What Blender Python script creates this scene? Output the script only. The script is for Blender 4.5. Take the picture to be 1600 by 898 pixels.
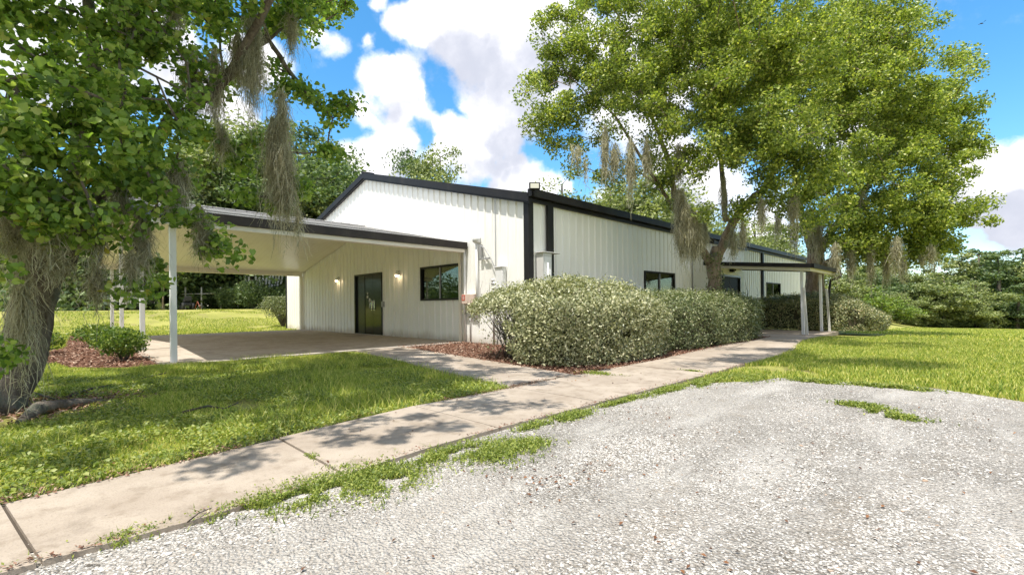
import bpy, math, random
import numpy as np
from mathutils import Vector, noise as mnoise
random.seed(7); rng = np.random.default_rng(7)
R_ = math.radians
for o in list(bpy.data.objects): bpy.data.objects.remove(o)
sc = bpy.context.scene; COL = sc.collection

# ------------------------------------------------------------------ camera, world, sun, exposure
FPX, YAW, ROLL, CY, CAMH = 730., R_(45.2), R_(-.55), 478.5, 1.0
Fv = np.array([-math.sin(YAW), math.cos(YAW), 0.]); Rv = np.array([math.cos(YAW), math.sin(YAW), 0.]); Uv = np.array([0, 0, 1.])
R2 = Rv*math.cos(ROLL)+Uv*math.sin(ROLL); U2 = -Rv*math.sin(ROLL)+Uv*math.cos(ROLL)
CAM = np.array([0, 0, CAMH])
def dirv(u, v): return Fv+(u-800)/FPX*R2-(v-CY)/FPX*U2          # direction for a point of the 1600 px wide photo
def at(u, v, d): return CAM+dirv(u, v)*d                        # world point at forward distance d
cd = bpy.data.cameras.new('camera'); cam = bpy.data.objects.new('camera', cd); COL.objects.link(cam)
cd.sensor_width = 36; cd.lens = 36*FPX/1600; cd.clip_end = 2000; cd.clip_start = .05
cd.shift_y = (CY-449)/1600.
from mathutils import Matrix
M = Matrix(((R2[0], U2[0], -Fv[0]), (R2[1], U2[1], -Fv[1]), (R2[2], U2[2], -Fv[2])))
cam.matrix_world = Matrix.Translation(CAM) @ M.to_4x4()
sc.camera = cam

SUN = Vector((.085, -.34, 1)).normalized()
sl = bpy.data.lights.new('sun', 'SUN'); so = bpy.data.objects.new('sun', sl); COL.objects.link(so)
sl.energy = 2.4; sl.angle = R_(.55); sl.color = (1, .955, .88)
so.rotation_euler = SUN.to_track_quat('Z', 'Y').to_euler(); so.location = (0, 0, 30)
sc.view_settings.view_transform = 'Standard'; sc.view_settings.look = 'None'
sc.view_settings.exposure = 1.50; sc.view_settings.gamma = 1
try:
    sc.cycles.max_bounces = 7; sc.cycles.transparent_max_bounces = 12; sc.cycles.diffuse_bounces = 4
except Exception: pass

w = bpy.data.worlds.new('World'); sc.world = w; w.use_nodes = True
nt = w.node_tree; N = nt.nodes; LK = nt.links; N.clear()
SKYK = .15
def mth(t, op, a, b=None, c=None, clamp=False):
    n = t.nodes.new('ShaderNodeMath'); n.operation = op; n.use_clamp = clamp
    for i, x in enumerate((a, b, c)):
        if x is None: continue
        if isinstance(x, (int, float)): n.inputs[i].default_value = x
        else: t.links.new(x, n.inputs[i])
    return n.outputs[0]
def vmth(t, op, a, b=None, out=0):
    n = t.nodes.new('ShaderNodeVectorMath'); n.operation = op
    for i, x in enumerate((a, b)):
        if x is None: continue
        if isinstance(x, (tuple, list)): n.inputs[i].default_value = x
        else: t.links.new(x, n.inputs[i])
    return n.outputs[out]
# cloud field: soft puffs given by direction in the sky
PUFF = [(530,50,26),(575,58,18),(500,38,16),(600,0,14),
 (585,115,36),(620,150,44),(655,185,30),(560,170,30),(600,215,36),(640,110,26),
 (650,40,42),(700,70,50),(720,15,60),(790,40,70),(850,20,52),(760,110,66),(810,170,60),(770,190,48),(850,110,55),(700,0,50),(890,60,40),
 (700,215,34),(745,235,38),(795,250,34),(680,250,30),(730,262,34),
 (790,290,34),(830,282,34),(868,292,30),(895,296,16),(570,250,42),(620,258,40),(530,235,26),
 (1540,275,48),(1590,300,60),(1560,345,46),(1640,260,60),(1510,250,24),(1700,300,90),(1600,370,50),(1500,330,40),
 (400,80,50),(330,160,60),(380,200,44),(250,60,60),(100,100,90),(1000,120,120),(1090,300,70),(1060,250,50),(1200,350,60),(1300,200,80),(940,330,30)]
g = bpy.data.node_groups.new('cloud_density', 'ShaderNodeTree')
g.interface.new_socket('dir', in_out='INPUT', socket_type='NodeSocketVector'); g.interface.new_socket('d', in_out='OUTPUT', socket_type='NodeSocketFloat')
gi = g.nodes.new('NodeGroupInput'); go = g.nodes.new('NodeGroupOutput')
def gnoise(vec, scale, det, rough=.55):
    n = g.nodes.new('ShaderNodeTexNoise'); n.inputs['Scale'].default_value = scale; n.inputs['Detail'].default_value = det
    n.inputs['Roughness'].default_value = rough; g.links.new(vec, n.inputs['Vector']); return n
n1 = gnoise(gi.outputs[0], 7, 6)
off = vmth(g, 'SUBTRACT', n1.outputs['Color'], (.5, .5, .5)); sca = g.nodes.new('ShaderNodeVectorMath'); sca.operation = 'SCALE'; sca.inputs['Scale'].default_value = .13; g.links.new(off, sca.inputs[0])
pd = vmth(g, 'NORMALIZE', vmth(g, 'ADD', gi.outputs[0], sca.outputs[0]))
# unseen clouds added out of view to raise neutral fill light (azimuth from +X, elevation, radius in degrees)
FILL_PUFF = [(0,22,18),(20,35,16),(-25,30,20),(-50,20,18),(-60,48,18),(-90,30,20),(-120,22,18),(-115,55,16),(-150,35,18),(-10,58,16),(35,60,13),(-175,28,14),(-80,72,12),(-30,12,14),(-100,10,14),(15,10,12)]
acc = None
for it in [('p',)+q for q in PUFF]+[('d',)+q for q in FILL_PUFF]:
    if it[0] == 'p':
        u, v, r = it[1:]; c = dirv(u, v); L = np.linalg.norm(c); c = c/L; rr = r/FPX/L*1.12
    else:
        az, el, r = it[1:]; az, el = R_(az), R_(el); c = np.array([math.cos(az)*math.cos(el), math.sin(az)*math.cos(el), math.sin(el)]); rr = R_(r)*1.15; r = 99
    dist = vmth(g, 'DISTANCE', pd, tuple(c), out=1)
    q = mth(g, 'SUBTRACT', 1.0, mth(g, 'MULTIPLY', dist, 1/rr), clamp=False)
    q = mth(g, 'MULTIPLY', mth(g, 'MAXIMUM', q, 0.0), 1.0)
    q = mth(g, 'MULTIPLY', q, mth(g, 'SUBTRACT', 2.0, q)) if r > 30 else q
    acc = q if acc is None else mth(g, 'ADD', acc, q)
n2 = gnoise(gi.outputs[0], 16, 9, .6)
n3 = gnoise(vmth(g, 'MULTIPLY', gi.outputs[0], (1, 1, 2.2)), 3.1, 5)
# background scattering of clouds over the rest of the dome
res = mth(g, 'ADD', mth(g, 'MINIMUM', acc, 1.6), mth(g, 'MULTIPLY', mth(g, 'SUBTRACT', n2.outputs[0], .53), 1.3))
g.links.new(res, go.inputs[0])
tc = N.new('ShaderNodeTexCoord')
nd = vmth(nt, 'NORMALIZE', tc.outputs['Generated'])
def dens(vec):
    n = N.new('ShaderNodeGroup'); n.node_tree = g; LK.new(vec, n.inputs[0]); return n.outputs[0]
d0 = dens(nd); d1 = dens(vmth(nt, 'NORMALIZE', vmth(nt, 'ADD', nd, (.012, -.03, .055))))
def mrange(t, x, a, b, c=0., d=1., mode='SMOOTHSTEP'):
    n = t.nodes.new('ShaderNodeMapRange'); n.interpolation_type = mode
    t.links.new(x, n.inputs[0])
    for i, k in enumerate((a, b, c, d)): n.inputs[i+1].default_value = k
    return n.outputs[0]
cov = mrange(nt, d0, .02, .85)
shade = mth(nt, 'MULTIPLY', mrange(nt, d1, .2, 1.8), .92)
ccol = N.new('ShaderNodeMix'); ccol.data_type = 'RGBA'; LK.new(shade, ccol.inputs[0])
ccol.inputs[6].default_value = (3.5, 3.44, 3.5, 1); ccol.inputs[7].default_value = (1.55, 1.64, 1.95, 1)
sky = N.new('ShaderNodeTexSky'); sky.sky_type = 'NISHITA'; sky.sun_disc = False
sky.sun_elevation = math.asin(SUN.z); sky.sun_rotation = math.atan2(SUN.x, SUN.y)
sky.air_density = 1.0; sky.dust_density = .35; sky.ozone_density = 3.0
hs = N.new('ShaderNodeHueSaturation'); hs.inputs['Saturation'].default_value = 1.28; hs.inputs['Value'].default_value = .64; hs.inputs['Hue'].default_value = .49
LK.new(sky.outputs[0], hs.inputs['Color'])
mx = N.new('ShaderNodeMix'); mx.data_type = 'RGBA'; LK.new(cov, mx.inputs[0]); LK.new(hs.outputs[0], mx.inputs[6]); LK.new(ccol.outputs[2], mx.inputs[7])
bg = N.new('ShaderNodeBackground'); bg.inputs[1].default_value = SKYK; LK.new(mx.outputs[2], bg.inputs[0])
wo = N.new('ShaderNodeOutputWorld'); LK.new(bg.outputs[0], wo.inputs[0])

# ------------------------------------------------------------------ object helpers
ORG = {}
def tag(o, label=None, cat=None, group=None, kind=None):
    if label: o['label'] = label
    if cat: o['category'] = cat
    if group: o['group'] = group
    if kind: o['kind'] = kind
    return o
def thing(name, loc, label, cat, group=None):
    o = bpy.data.objects.new(name, None); COL.objects.link(o); o.location = loc; o.empty_display_size = .2
    ORG[o.name] = np.array(loc, float)
    return tag(o, label, cat, group)
def link_mesh(name, me, mat, parent=None):
    me.materials.append(mat)
    o = bpy.data.objects.new(name, me); COL.objects.link(o)
    if parent is not None:
        o.parent = parent; ORG[o.name] = ORG[parent.name]
    else: ORG[o.name] = np.zeros(3)
    return o
def np_mesh(name, V, F, mat, parent=None, smooth=False):
    """V (n,3), F (m,k) arrays"""
    V = np.asarray(V, np.float32); F = np.asarray(F, np.int32)
    if parent is not None: V = V-ORG[parent.name].astype(np.float32)
    me = bpy.data.meshes.new(name)
    me.vertices.add(len(V)); me.vertices.foreach_set('co', V.ravel())
    k = F.shape[1]; me.loops.add(F.size); me.loops.foreach_set('vertex_index', F.ravel())
    me.polygons.add(len(F)); me.polygons.foreach_set('loop_start', np.arange(0, F.size, k, dtype=np.int32))
    me.update(calc_edges=True)
    if smooth: me.polygons.foreach_set('use_smooth', np.ones(len(F), bool))
    me.validate()
    return link_mesh(name, me, mat, parent)
class MB:
    def __init__(s): s.v = []; s.f = []; s.sm = []
    def poly(s, pts, faces, smooth=False):
        b = len(s.v); s.v += [tuple(map(float, p)) for p in pts]; s.f += [tuple(b+i for i in f) for f in faces]; s.sm += [smooth]*len(faces); return s
    def box(s, x0, x1, y0, y1, z0, z1, rz=0, c=None):
        P = [(x, y, z) for z in (z0, z1) for (x, y) in ((x0, y0), (x1, y0), (x1, y1), (x0, y1))]
        if rz:
            cx, cy = c or ((x0+x1)/2, (y0+y1)/2); ca, sa = math.cos(rz), math.sin(rz)
            P = [(cx+(x-cx)*ca-(y-cy)*sa, cy+(x-cx)*sa+(y-cy)*ca, z) for x, y, z in P]
        return s.poly(P, [(0, 3, 2, 1), (4, 5, 6, 7), (0, 1, 5, 4), (1, 2, 6, 5), (2, 3, 7, 6), (3, 0, 4, 7)])
    def tube(s, pts, rad, n=8, cap=True):
        pts = [Vector(p) for p in pts]
        if not hasattr(rad, '__len__'): rad = [rad]*len(pts)
        b = len(s.v); prev = None
        for i, p in enumerate(pts):
            t = (pts[min(i+1, len(pts)-1)]-pts[max(i-1, 0)]);
            if t.length < 1e-6: t = Vector((0, 0, 1))
            t.normalize()
            a = prev if prev is not None else (Vector((1, 0, 0)) if abs(t.x) < .8 else Vector((0, 1, 0)))
            a = (a-t*a.dot(t)); a.normalize(); prev = a; c = t.cross(a)
            for k in range(n):
                an = 2*math.pi*k/n; q = p+(a*math.cos(an)+c*math.sin(an))*rad[i]; s.v.append(tuple(q))
        for i in range(len(pts)-1):
            for k in range(n):
                k2 = (k+1) % n; s.f.append((b+i*n+k, b+i*n+k2, b+(i+1)*n+k2, b+(i+1)*n+k)); s.sm.append(n > 5)
        if cap:
            s.f.append(tuple(b+k for k in reversed(range(n)))); s.f.append(tuple(b+(len(pts)-1)*n+k for k in range(n))); s.sm += [False, False]
        return s
    def sphere(s, c, r, nu=12, nv=8, sz=1.):
        b = len(s.v)
        for j in range(nv+1):
            th = math.pi*j/nv
            for i in range(nu):
                ph = 2*math.pi*i/nu; s.v.append((c[0]+r*math.sin(th)*math.cos(ph), c[1]+r*math.sin(th)*math.sin(ph), c[2]+r*sz*math.cos(th)))
        for j in range(nv):
            for i in range(nu):
                i2 = (i+1) % nu; s.f.append((b+j*nu+i, b+(j+1)*nu+i, b+(j+1)*nu+i2, b+j*nu+i2)); s.sm.append(True)
        return s
    def build(s, name, mat, parent=None, bevel=0):
        me = bpy.data.meshes.new(name)
        o = ORG[parent.name] if parent is not None else (0, 0, 0)
        me.from_pydata([(x-o[0], y-o[1], z-o[2]) for x, y, z in s.v], [], s.f); me.update()
        me.polygons.foreach_set('use_smooth', s.sm)
        ob = link_mesh(name, me, mat, parent)
        if bevel:
            md = ob.modifiers.new('b', 'BEVEL'); md.width = bevel; md.segments = 2; md.limit_method = 'ANGLE'
        return ob

# ------------------------------------------------------------------ materials
def new_mat(name):
    m = bpy.data.materials.new(name); m.use_nodes = True; m.node_tree.nodes.clear(); return m, m.node_tree
def tex_noise(t, vec, scale, det=6, rough=.55):
    n = t.nodes.new('ShaderNodeTexNoise'); n.inputs['Scale'].default_value = scale; n.inputs['Detail'].default_value = det; n.inputs['Roughness'].default_value = rough
    if vec is not None: t.links.new(vec, n.inputs['Vector'])
    return n.outputs[0]
def ramp(t, x, stops, interp='LINEAR'):
    n = t.nodes.new('ShaderNodeValToRGB'); n.color_ramp.interpolation = interp; e = n.color_ramp.elements
    while len(e) < len(stops): e.new(.5)
    for k, (p, c) in zip(e, stops): k.position = p; k.color = (*c, 1) if len(c) == 3 else c
    t.links.new(x, n.inputs[0]); return n.outputs[0]
def mixc(t, fac, a, b, mode='MIX'):
    n = t.nodes.new('ShaderNodeMix'); n.data_type = 'RGBA'; n.blend_type = mode
    for i, x in ((0, fac), (6, a), (7, b)):
        if isinstance(x, (int, float)): n.inputs[i].default_value = x
        elif isinstance(x, tuple): n.inputs[i].default_value = (*x, 1)
        else: t.links.new(x, n.inputs[i])
    return n.outputs[2]
def finish(m, t, col, rough=.6, bump=None, bstr=.3, bdist=.01, spec=.5, metal=0.):
    p = t.nodes.new('ShaderNodeBsdfPrincipled'); o = t.nodes.new('ShaderNodeOutputMaterial')
    if isinstance(col, tuple): p.inputs['Base Color'].default_value = (*col, 1)
    else: t.links.new(col, p.inputs['Base Color'])
    if isinstance(rough, (int, float)): p.inputs['Roughness'].default_value = rough
    else: t.links.new(rough, p.inputs['Roughness'])
    p.inputs['Specular IOR Level'].default_value = spec; p.inputs['Metallic'].default_value = metal
    if bump is not None:
        b = t.nodes.new('ShaderNodeBump'); b.inputs['Strength'].default_value = bstr; b.inputs['Distance'].default_value = bdist
        t.links.new(bump, b.inputs['Height']); t.links.new(b.outputs[0], p.inputs['Normal'])
    t.links.new(p.outputs[0], o.inputs[0]); return m
def geo(t): return t.nodes.new('ShaderNodeNewGeometry').outputs['Position']
def paint(name, c, rough=.45, dirt=.12, scale=2.5, spec=.5, dcol=None, bump=.05, mud=False):
    m, t = new_mat(name); p = geo(t)
    st = vmth(t, 'MULTIPLY', p, (1, 1, .22))
    a = tex_noise(t, st, scale, 8, .65); b = tex_noise(t, p, scale*14, 4)
    d = dcol or tuple(x*.62 for x in c)
    col = mixc(t, mth(t, 'MULTIPLY', mrange(t, a, .45, .75), dirt*2.2), c, d)
    col = mixc(t, mth(t, 'MULTIPLY', mrange(t, b, .5, .8), dirt), col, d)
    if mud:
        sp_ = t.nodes.new('ShaderNodeSeparateXYZ'); t.links.new(p, sp_.inputs[0])
        col = mixc(t, mth(t, 'MULTIPLY', mrange(t, mth(t, 'ADD', sp_.outputs[2], mth(t, 'MULTIPLY', a, -.5)), .05, -.2), .55), col, (.42, .34, .25))
        fn = tex_noise(t, vmth(t, 'MULTIPLY', p, (9, 9, .35)), 1.0, 6, .7); col = mixc(t, mth(t, 'MULTIPLY', mrange(t, fn, .55, .75), .22), col, (.55, .50, .42))
    return finish(m, t, col, rough, b, bump, .004, spec)
def leafmat(name, stops, trans=.35, gloss=.35, tcol=None):
    m, t = new_mat(name)
    gm = t.nodes.new('ShaderNodeNewGeometry')
    col = ramp(t, gm.outputs['Random Per Island'], stops)
    p = t.nodes.new('ShaderNodeBsdfPrincipled'); p.inputs['Roughness'].default_value = gloss; p.inputs['Specular IOR Level'].default_value = .35
    t.links.new(col, p.inputs['Base Color'])
    tr = t.nodes.new('ShaderNodeBsdfTranslucent'); t.links.new(mixc(t, 1., col, tcol or (1.15, 1.25, .5), 'MULTIPLY'), tr.inputs[0])
    mx_ = t.nodes.new('ShaderNodeMixShader'); mx_.inputs[0].default_value = trans
    t.links.new(p.outputs[0], mx_.inputs[1]); t.links.new(tr.outputs[0], mx_.inputs[2])
    o = t.nodes.new('ShaderNodeOutputMaterial'); t.links.new(mx_.outputs[0], o.inputs[0]); return m
def barkmat(name, c1, c2, scale=9):
    m, t = new_mat(name); p = geo(t); st = vmth(t, 'MULTIPLY', p, (1, 1, .3))
    a = tex_noise(t, st, scale, 9, .7); b = tex_noise(t, st, scale*4, 6, .7)
    col = mixc(t, mrange(t, a, .35, .65), c1, c2); col = mixc(t, mrange(t, tex_noise(t, p, 3, 5), .52, .66), col, (.19, .20, .15))
    return finish(m, t, col, .9, mth(t, 'ADD', a, b), 1., .04, .15)

M_white = paint('white_siding', (.90, .89, .85), .45, .12, 1.6, dcol=(.66, .63, .55), mud=True)
M_whitetrim = paint('white_trim', (.78, .78, .77), .5, .12, 3)
M_cream = paint('cream_soffit', (.86, .80, .70), .42, .08, 2)
M_black = paint('black_trim', (.011, .010, .011), .5, .4, 2, dcol=(.028, .024, .021), spec=.3)
M_brown = paint('dark_brown_fascia', (.03, .024, .022), .5, .4, 2, dcol=(.06, .05, .042), spec=.3)
M_post = paint('white_post', (.78, .78, .79), .45, .15, 4, dcol=(.5, .48, .44))
M_grey = paint('grey_metal', (.36, .36, .36), .4, .3, 6)
M_lgrey = paint('light_grey_box', (.62, .61, .59), .5, .3, 6)
M_red = paint('faded_red_plate', (.55, .13, .09), .5, .3, 8)
M_pink = paint('pinkish_box', (.70, .55, .47), .5, .3, 6)
M_steel = finish(*new_mat('steel'), (.7, .7, .7), .25, metal=1.)
M_doorblk = finish(*new_mat('black_door'), (.012, .012, .011), .25)
M_entr = finish(*new_mat('entrance_door_leaf'), (.008, .008, .008), .5, spec=.15)
M_doorgls = finish(*new_mat('dark_door_glass'), (.018, .022, .013), .12)
M_paper = paint('paper_notice', (.6, .58, .54), .8, .1)
M_curtain = paint('curtain', (.12, .13, .12), .8, .1)
M_blue = paint('blue_tarp', (.02, .06, .22), .5, .2)
M_darkcar = paint('dark_car_paint', (.03, .032, .04), .25, .2)
M_rubber = finish(*new_mat('rubber'), (.02, .02, .02), .8)
M_oldwhite = paint('old_white_board', (.62, .60, .55), .6, .5, 3, dcol=(.25, .24, .20))
M_grn = paint('faded_green_plastic', (.13, .18, .12), .6, .3)
M_rust = paint('rusty_red_metal', (.22, .06, .035), .6, .5, 5)
def glassmat():
    m, t = new_mat('window_glass')
    gl = t.nodes.new('ShaderNodeBsdfGlossy'); gl.inputs['Roughness'].default_value = .02; gl.inputs[0].default_value = (.9, .95, .9, 1)
    tr = t.nodes.new('ShaderNodeBsdfTransparent'); tr.inputs[0].default_value = (.55, .58, .52, 1)
    fr = t.nodes.new('ShaderNodeFresnel'); fr.inputs[0].default_value = 1.6
    s = t.nodes.new('ShaderNodeMixShader'); t.links.new(mth(t, 'MULTIPLY_ADD', fr.outputs[0], .35, .03, clamp=True), s.inputs[0]); t.links.new(tr.outputs[0], s.inputs[1]); t.links.new(gl.outputs[0], s.inputs[2])
    o = t.nodes.new('ShaderNodeOutputMaterial'); t.links.new(s.outputs[0], o.inputs[0]); return m
M_glass = glassmat()
def emis(name, c, k):
    m, t = new_mat(name); e = t.nodes.new('ShaderNodeEmission'); e.inputs[0].default_value = (*c, 1); e.inputs[1].default_value = k
    o = t.nodes.new('ShaderNodeOutputMaterial'); t.links.new(e.outputs[0], o.inputs[0]); return m
M_bulb = emis('lit_bulb', (1, .78, .5), 4.)

def mat_ground():
    m, t = new_mat('lawn_soil'); p = geo(t)
    n1 = tex_noise(t, p, .35, 6); n2 = tex_noise(t, p, 2.2, 8, .65); n3 = tex_noise(t, p, 26, 6, .7); n4 = tex_noise(t, p, 90, 4, .7)
    g = mixc(t, mrange(t, n3, .3, .7), (.17, .18, .04), (.38, .38, .10))
    g = mixc(t, mth(t, 'MULTIPLY', mrange(t, n1, .35, .65), .55), g, (.46, .43, .13))
    g = mixc(t, mth(t, 'MULTIPLY', mrange(t, n2, .52, .68), .75), g, (.24, .18, .11))
    g = mixc(t, mth(t, 'MULTIPLY', mrange(t, n4, .5, .8), .5), g, (.05, .075, .015))
    # mown stripes far out on the field
    sep = t.nodes.new('ShaderNodeSeparateXYZ'); t.links.new(p, sep.inputs[0])
    ws = mth(t, 'SINE', mth(t, 'ADD', mth(t, 'MULTIPLY', mth(t, 'ADD', mth(t, 'MULTIPLY', sep.outputs[0], .8), mth(t, 'MULTIPLY', sep.outputs[1], .35)), 4.2), mth(t, 'MULTIPLY', n1, 6.)))
    far = mrange(t, sep.outputs[1], 16, 26)
    g = mixc(t, mth(t, 'MULTIPLY', mth(t, 'MULTIPLY', far, mrange(t, ws, -.2, .9)), .25), g, (.40, .38, .12))
    return finish(m, t, g, .95, mth(t, 'ADD', n3, n4), .7, .03, .1)
def mat_mulch():
    m, t = new_mat('mulch_soil'); p = geo(t)
    v = t.nodes.new('ShaderNodeTexVoronoi'); v.inputs['Scale'].default_value = 34; t.links.new(vmth(t, 'MULTIPLY', p, (1, .5, 1)), v.inputs['Vector'])
    n = tex_noise(t, p, 30, 6, .7)
    c = ramp(t, tex_noise(t, v.outputs['Color'], 3, 1), [(.3, (.05, .026, .016)), (.5, (.17, .08, .05)), (.7, (.30, .19, .13))])
    c = mixc(t, mth(t, 'MULTIPLY', mrange(t, n, .5, .7), .6), c, (.045, .025, .018))
    return finish(m, t, c, .95, mth(t, 'ADD', v.outputs['Distance'], n), .9, .03, .1)
def mat_gravel():
    m, t = new_mat('shell_gravel'); p = geo(t)
    dst = t.nodes.new('ShaderNodeVectorMath'); dst.operation = 'ADD'
    nn = t.nodes.new('ShaderNodeTexNoise'); nn.inputs['Scale'].default_value = 20; t.links.new(p, nn.inputs['Vector'])
    sc_ = t.nodes.new('ShaderNodeVectorMath'); sc_.operation = 'SCALE'; sc_.inputs['Scale'].default_value = .03; t.links.new(nn.outputs['Color'], sc_.inputs[0])
    t.links.new(p, dst.inputs[0]); t.links.new(sc_.outputs[0], dst.inputs[1])
    v = t.nodes.new('ShaderNodeTexVoronoi'); v.inputs['Scale'].default_value = 70; t.links.new(dst.outputs[0], v.inputs['Vector'])
    v2 = t.nodes.new('ShaderNodeTexVoronoi'); v2.inputs['Scale'].default_value = 150; t.links.new(dst.outputs[0], v2.inputs['Vector'])
    big = tex_noise(t, p, .55, 6, .6); mid = tex_noise(t, p, 3.5, 7, .65); fine = tex_noise(t, p, 60, 6, .7)
    hue = t.nodes.new('ShaderNodeSeparateColor'); t.links.new(v.outputs['Color'], hue.inputs[0])
    c = ramp(t, hue.outputs[0], [(0, (.26, .23, .19)), (.25, (.42, .39, .345)), (.75, (.50, .47, .425)), (1, (.60, .575, .53))])
    c = mixc(t, mth(t, 'MULTIPLY', mrange(t, v.outputs['Distance'], .42, .75), .75), c, (.17, .15, .125))
    c = mixc(t, mth(t, 'MULTIPLY', mrange(t, v2.outputs['Distance'], .5, .75), .5), c, (.12, .105, .09))
    c = mixc(t, mth(t, 'MULTIPLY', mrange(t, big, .42, .62), .6), c, mixc(t, mrange(t, fine, .38, .6), (.42, .38, .33), (.60, .56, .505)))
    c = mixc(t, mth(t, 'MULTIPLY', mrange(t, mid, .58, .74), .5), c, (.30, .235, .165))
    trk = tex_noise(t, vmth(t, 'MULTIPLY', p, (1.5, .35, 1)), 1.6, 5, .6)
    c = mixc(t, mth(t, 'MULTIPLY', mrange(t, trk, .50, .66), .5), c, (.62, .585, .53)); c = mixc(t, mth(t, 'MULTIPLY', mrange(t, trk, .47, .36), .35), c, (.29, .25, .20))
    b = mth(t, 'ADD', mth(t, 'MULTIPLY', v.outputs['Distance'], -1.), mth(t, 'MULTIPLY', fine, .5))
    return finish(m, t, c, .9, b, 1., .02, .15)
def mat_concrete(name, c1, c2, stain):
    m, t = new_mat(name); p = geo(t)
    a = tex_noise(t, p, 1.1, 8, .6); b = tex_noise(t, p, 7, 8, .65); f = tex_noise(t, p, 120, 4, .7); s = tex_noise(t, p, 45, 3)
    c = mixc(t, mrange(t, a, .38, .62), c1, c2); c = mixc(t, mth(t, 'MULTIPLY', mrange(t, b, .48, .70), .7), c, stain); c = mixc(t, mth(t, 'MULTIPLY', mrange(t, tex_noise(t, p, 2.6, 9, .7), .52, .66), .35), c, tuple(x*.5 for x in stain))
    c = mixc(t, mth(t, 'MULTIPLY', mrange(t, f, .48, .68), .35), c, tuple(x*.45 for x in c1)); c = mixc(t, mth(t, 'MULTIPLY', mrange(t, s, .70, .76), .6), c, (.08, .07, .06))
    return finish(m, t, c, .88, mth(t, 'ADD', f, b), .35, .006, .2)
M_ground = mat_ground(); M_mulch = mat_mulch(); M_gravel = mat_gravel()
M_walk = mat_concrete('sidewalk_concrete', (.345, .285, .225), (.42, .355, .285), (.24, .19, .14))
M_slab = mat_concrete('carport_concrete', (.40, .34, .27), (.47, .405, .33), (.28, .22, .165))
M_edge = mat_concrete('pale_concrete', (.38, .345, .29), (.46, .42, .37), (.27, .235, .19))
def mat_shingle():
    m, t = new_mat('grey_shingles'); p = geo(t)
    br = t.nodes.new('ShaderNodeTexBrick'); sep = t.nodes.new('ShaderNodeSeparateXYZ'); t.links.new(p, sep.inputs[0])
    cb = t.nodes.new('ShaderNodeCombineXYZ'); t.links.new(sep.outputs[1], cb.inputs[0]); t.links.new(sep.outputs[0], cb.inputs[1])
    t.links.new(cb.outputs[0], br.inputs[0]); br.inputs['Scale'].default_value = 1; br.inputs['Brick Width'].default_value = .3; br.inputs['Row Height'].default_value = .145
    br.inputs['Mortar Size'].default_value = .008; br.inputs['Color1'].default_value = (.42, .41, .40, 1); br.inputs['Color2'].default_value = (.62, .61, .60, 1); br.inputs['Mortar'].default_value = (.07, .07, .07, 1)
    n = tex_noise(t, p, 60, 5, .7)
    c = mixc(t, mth(t, 'MULTIPLY', mrange(t, n, .4, .7), .4), br.outputs[0], (.2, .195, .19))
    return finish(m, t, c, .9, mth(t, 'ADD', n, mth(t, 'MULTIPLY', br.outputs['Fac'], -2.)), .6, .008, .2)
M_shingle = mat_shingle()
def mat_boards():
    m, t = new_mat('cream_board_ceiling'); p = geo(t); sep = t.nodes.new('ShaderNodeSeparateXYZ'); t.links.new(p, sep.inputs[0])
    fr = mth(t, 'FRACT', mth(t, 'MULTIPLY', sep.outputs[1], 6.0)); gr = mrange(t, mth(t, 'ABSOLUTE', mth(t, 'SUBTRACT', fr, .5)), .44, .5)
    c = mixc(t, mth(t, 'MULTIPLY', gr, .35), (.90, .85, .77), (.58, .52, .44)); c = mixc(t, mth(t, 'MULTIPLY', mrange(t, tex_noise(t, p, 1.2, 6), .5, .7), .2), c, (.6, .5, .36))
    return finish(m, t, c, .3, mth(t, 'MULTIPLY', gr, -1.), .6, .01, .5)
M_boards = mat_boards()
M_roofmetal = paint('roof_metal', (.18, .17, .16), .5, .4, 1.5)
LF = dict
M_leafL = leafmat('leaf_left_tree', [(0, (.10, .17, .04)), (.35, (.20, .31, .065)), (.7, (.33, .455, .10)), (.93, (.47, .56, .16)), (.99, (.45, .48, .15)), (1, (.55, .45, .08))], .5, .36)
M_leafR = leafmat('leaf_right_tree', [(0, (.085, .13, .03)), (.3, (.19, .255, .055)), (.65, (.33, .395, .085)), (.9, (.50, .545, .12)), (1, (.70, .68, .2))], .4, .36)
M_leafH = leafmat('leaf_hedge', [(0, (.12, .14, .07)), (.3, (.27, .29, .15)), (.65, (.46, .46, .26)), (1, (.70, .67, .45))], .25, .33, (1.1, 1.15, .6))
M_leafH2 = leafmat('leaf_hedge_dark', [(0, (.07, .095, .04)), (.4, (.16, .195, .085)), (.8, (.28, .30, .15)), (1, (.46, .45, .28))], .25, .35)
M_leafH3 = leafmat('leaf_hedge_brownish', [(0, (.10, .13, .06)), (.4, (.24, .27, .13)), (.8, (.40, .40, .21)), (1, (.60, .50, .30))], .2, .35)
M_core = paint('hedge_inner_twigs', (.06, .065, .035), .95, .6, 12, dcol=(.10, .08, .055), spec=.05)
M_leafB = [leafmat('leaf_far_%s' % k, s, .3, .5) for k, s in (('olive', [(0, (.11, .15, .055)), (.5, (.25, .30, .12)), (1, (.45, .47, .21))]),
      ('dark', [(0, (.05, .09, .035)), (.5, (.12, .18, .07)), (1, (.25, .31, .13))]), ('lime', [(0, (.08, .14, .02)), (.5, (.17, .25, .04)), (1, (.30, .37, .08))]))]
M_leafS = leafmat('leaf_small_shrub', [(0, (.05, .10, .02)), (.5, (.12, .20, .035)), (1, (.30, .36, .08))], .35, .4)
M_grass = leafmat('grass_blades', [(0, (.11, .18, .035)), (.3, (.27, .36, .06)), (.7, (.52, .54, .115)), (1, (.76, .68, .27))], .4, .5)
M_clover = leafmat('ground_cover_leaves', [(0, (.10, .15, .03)), (.5, (.24, .30, .06)), (1, (.42, .44, .11))], .35, .45)
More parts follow.
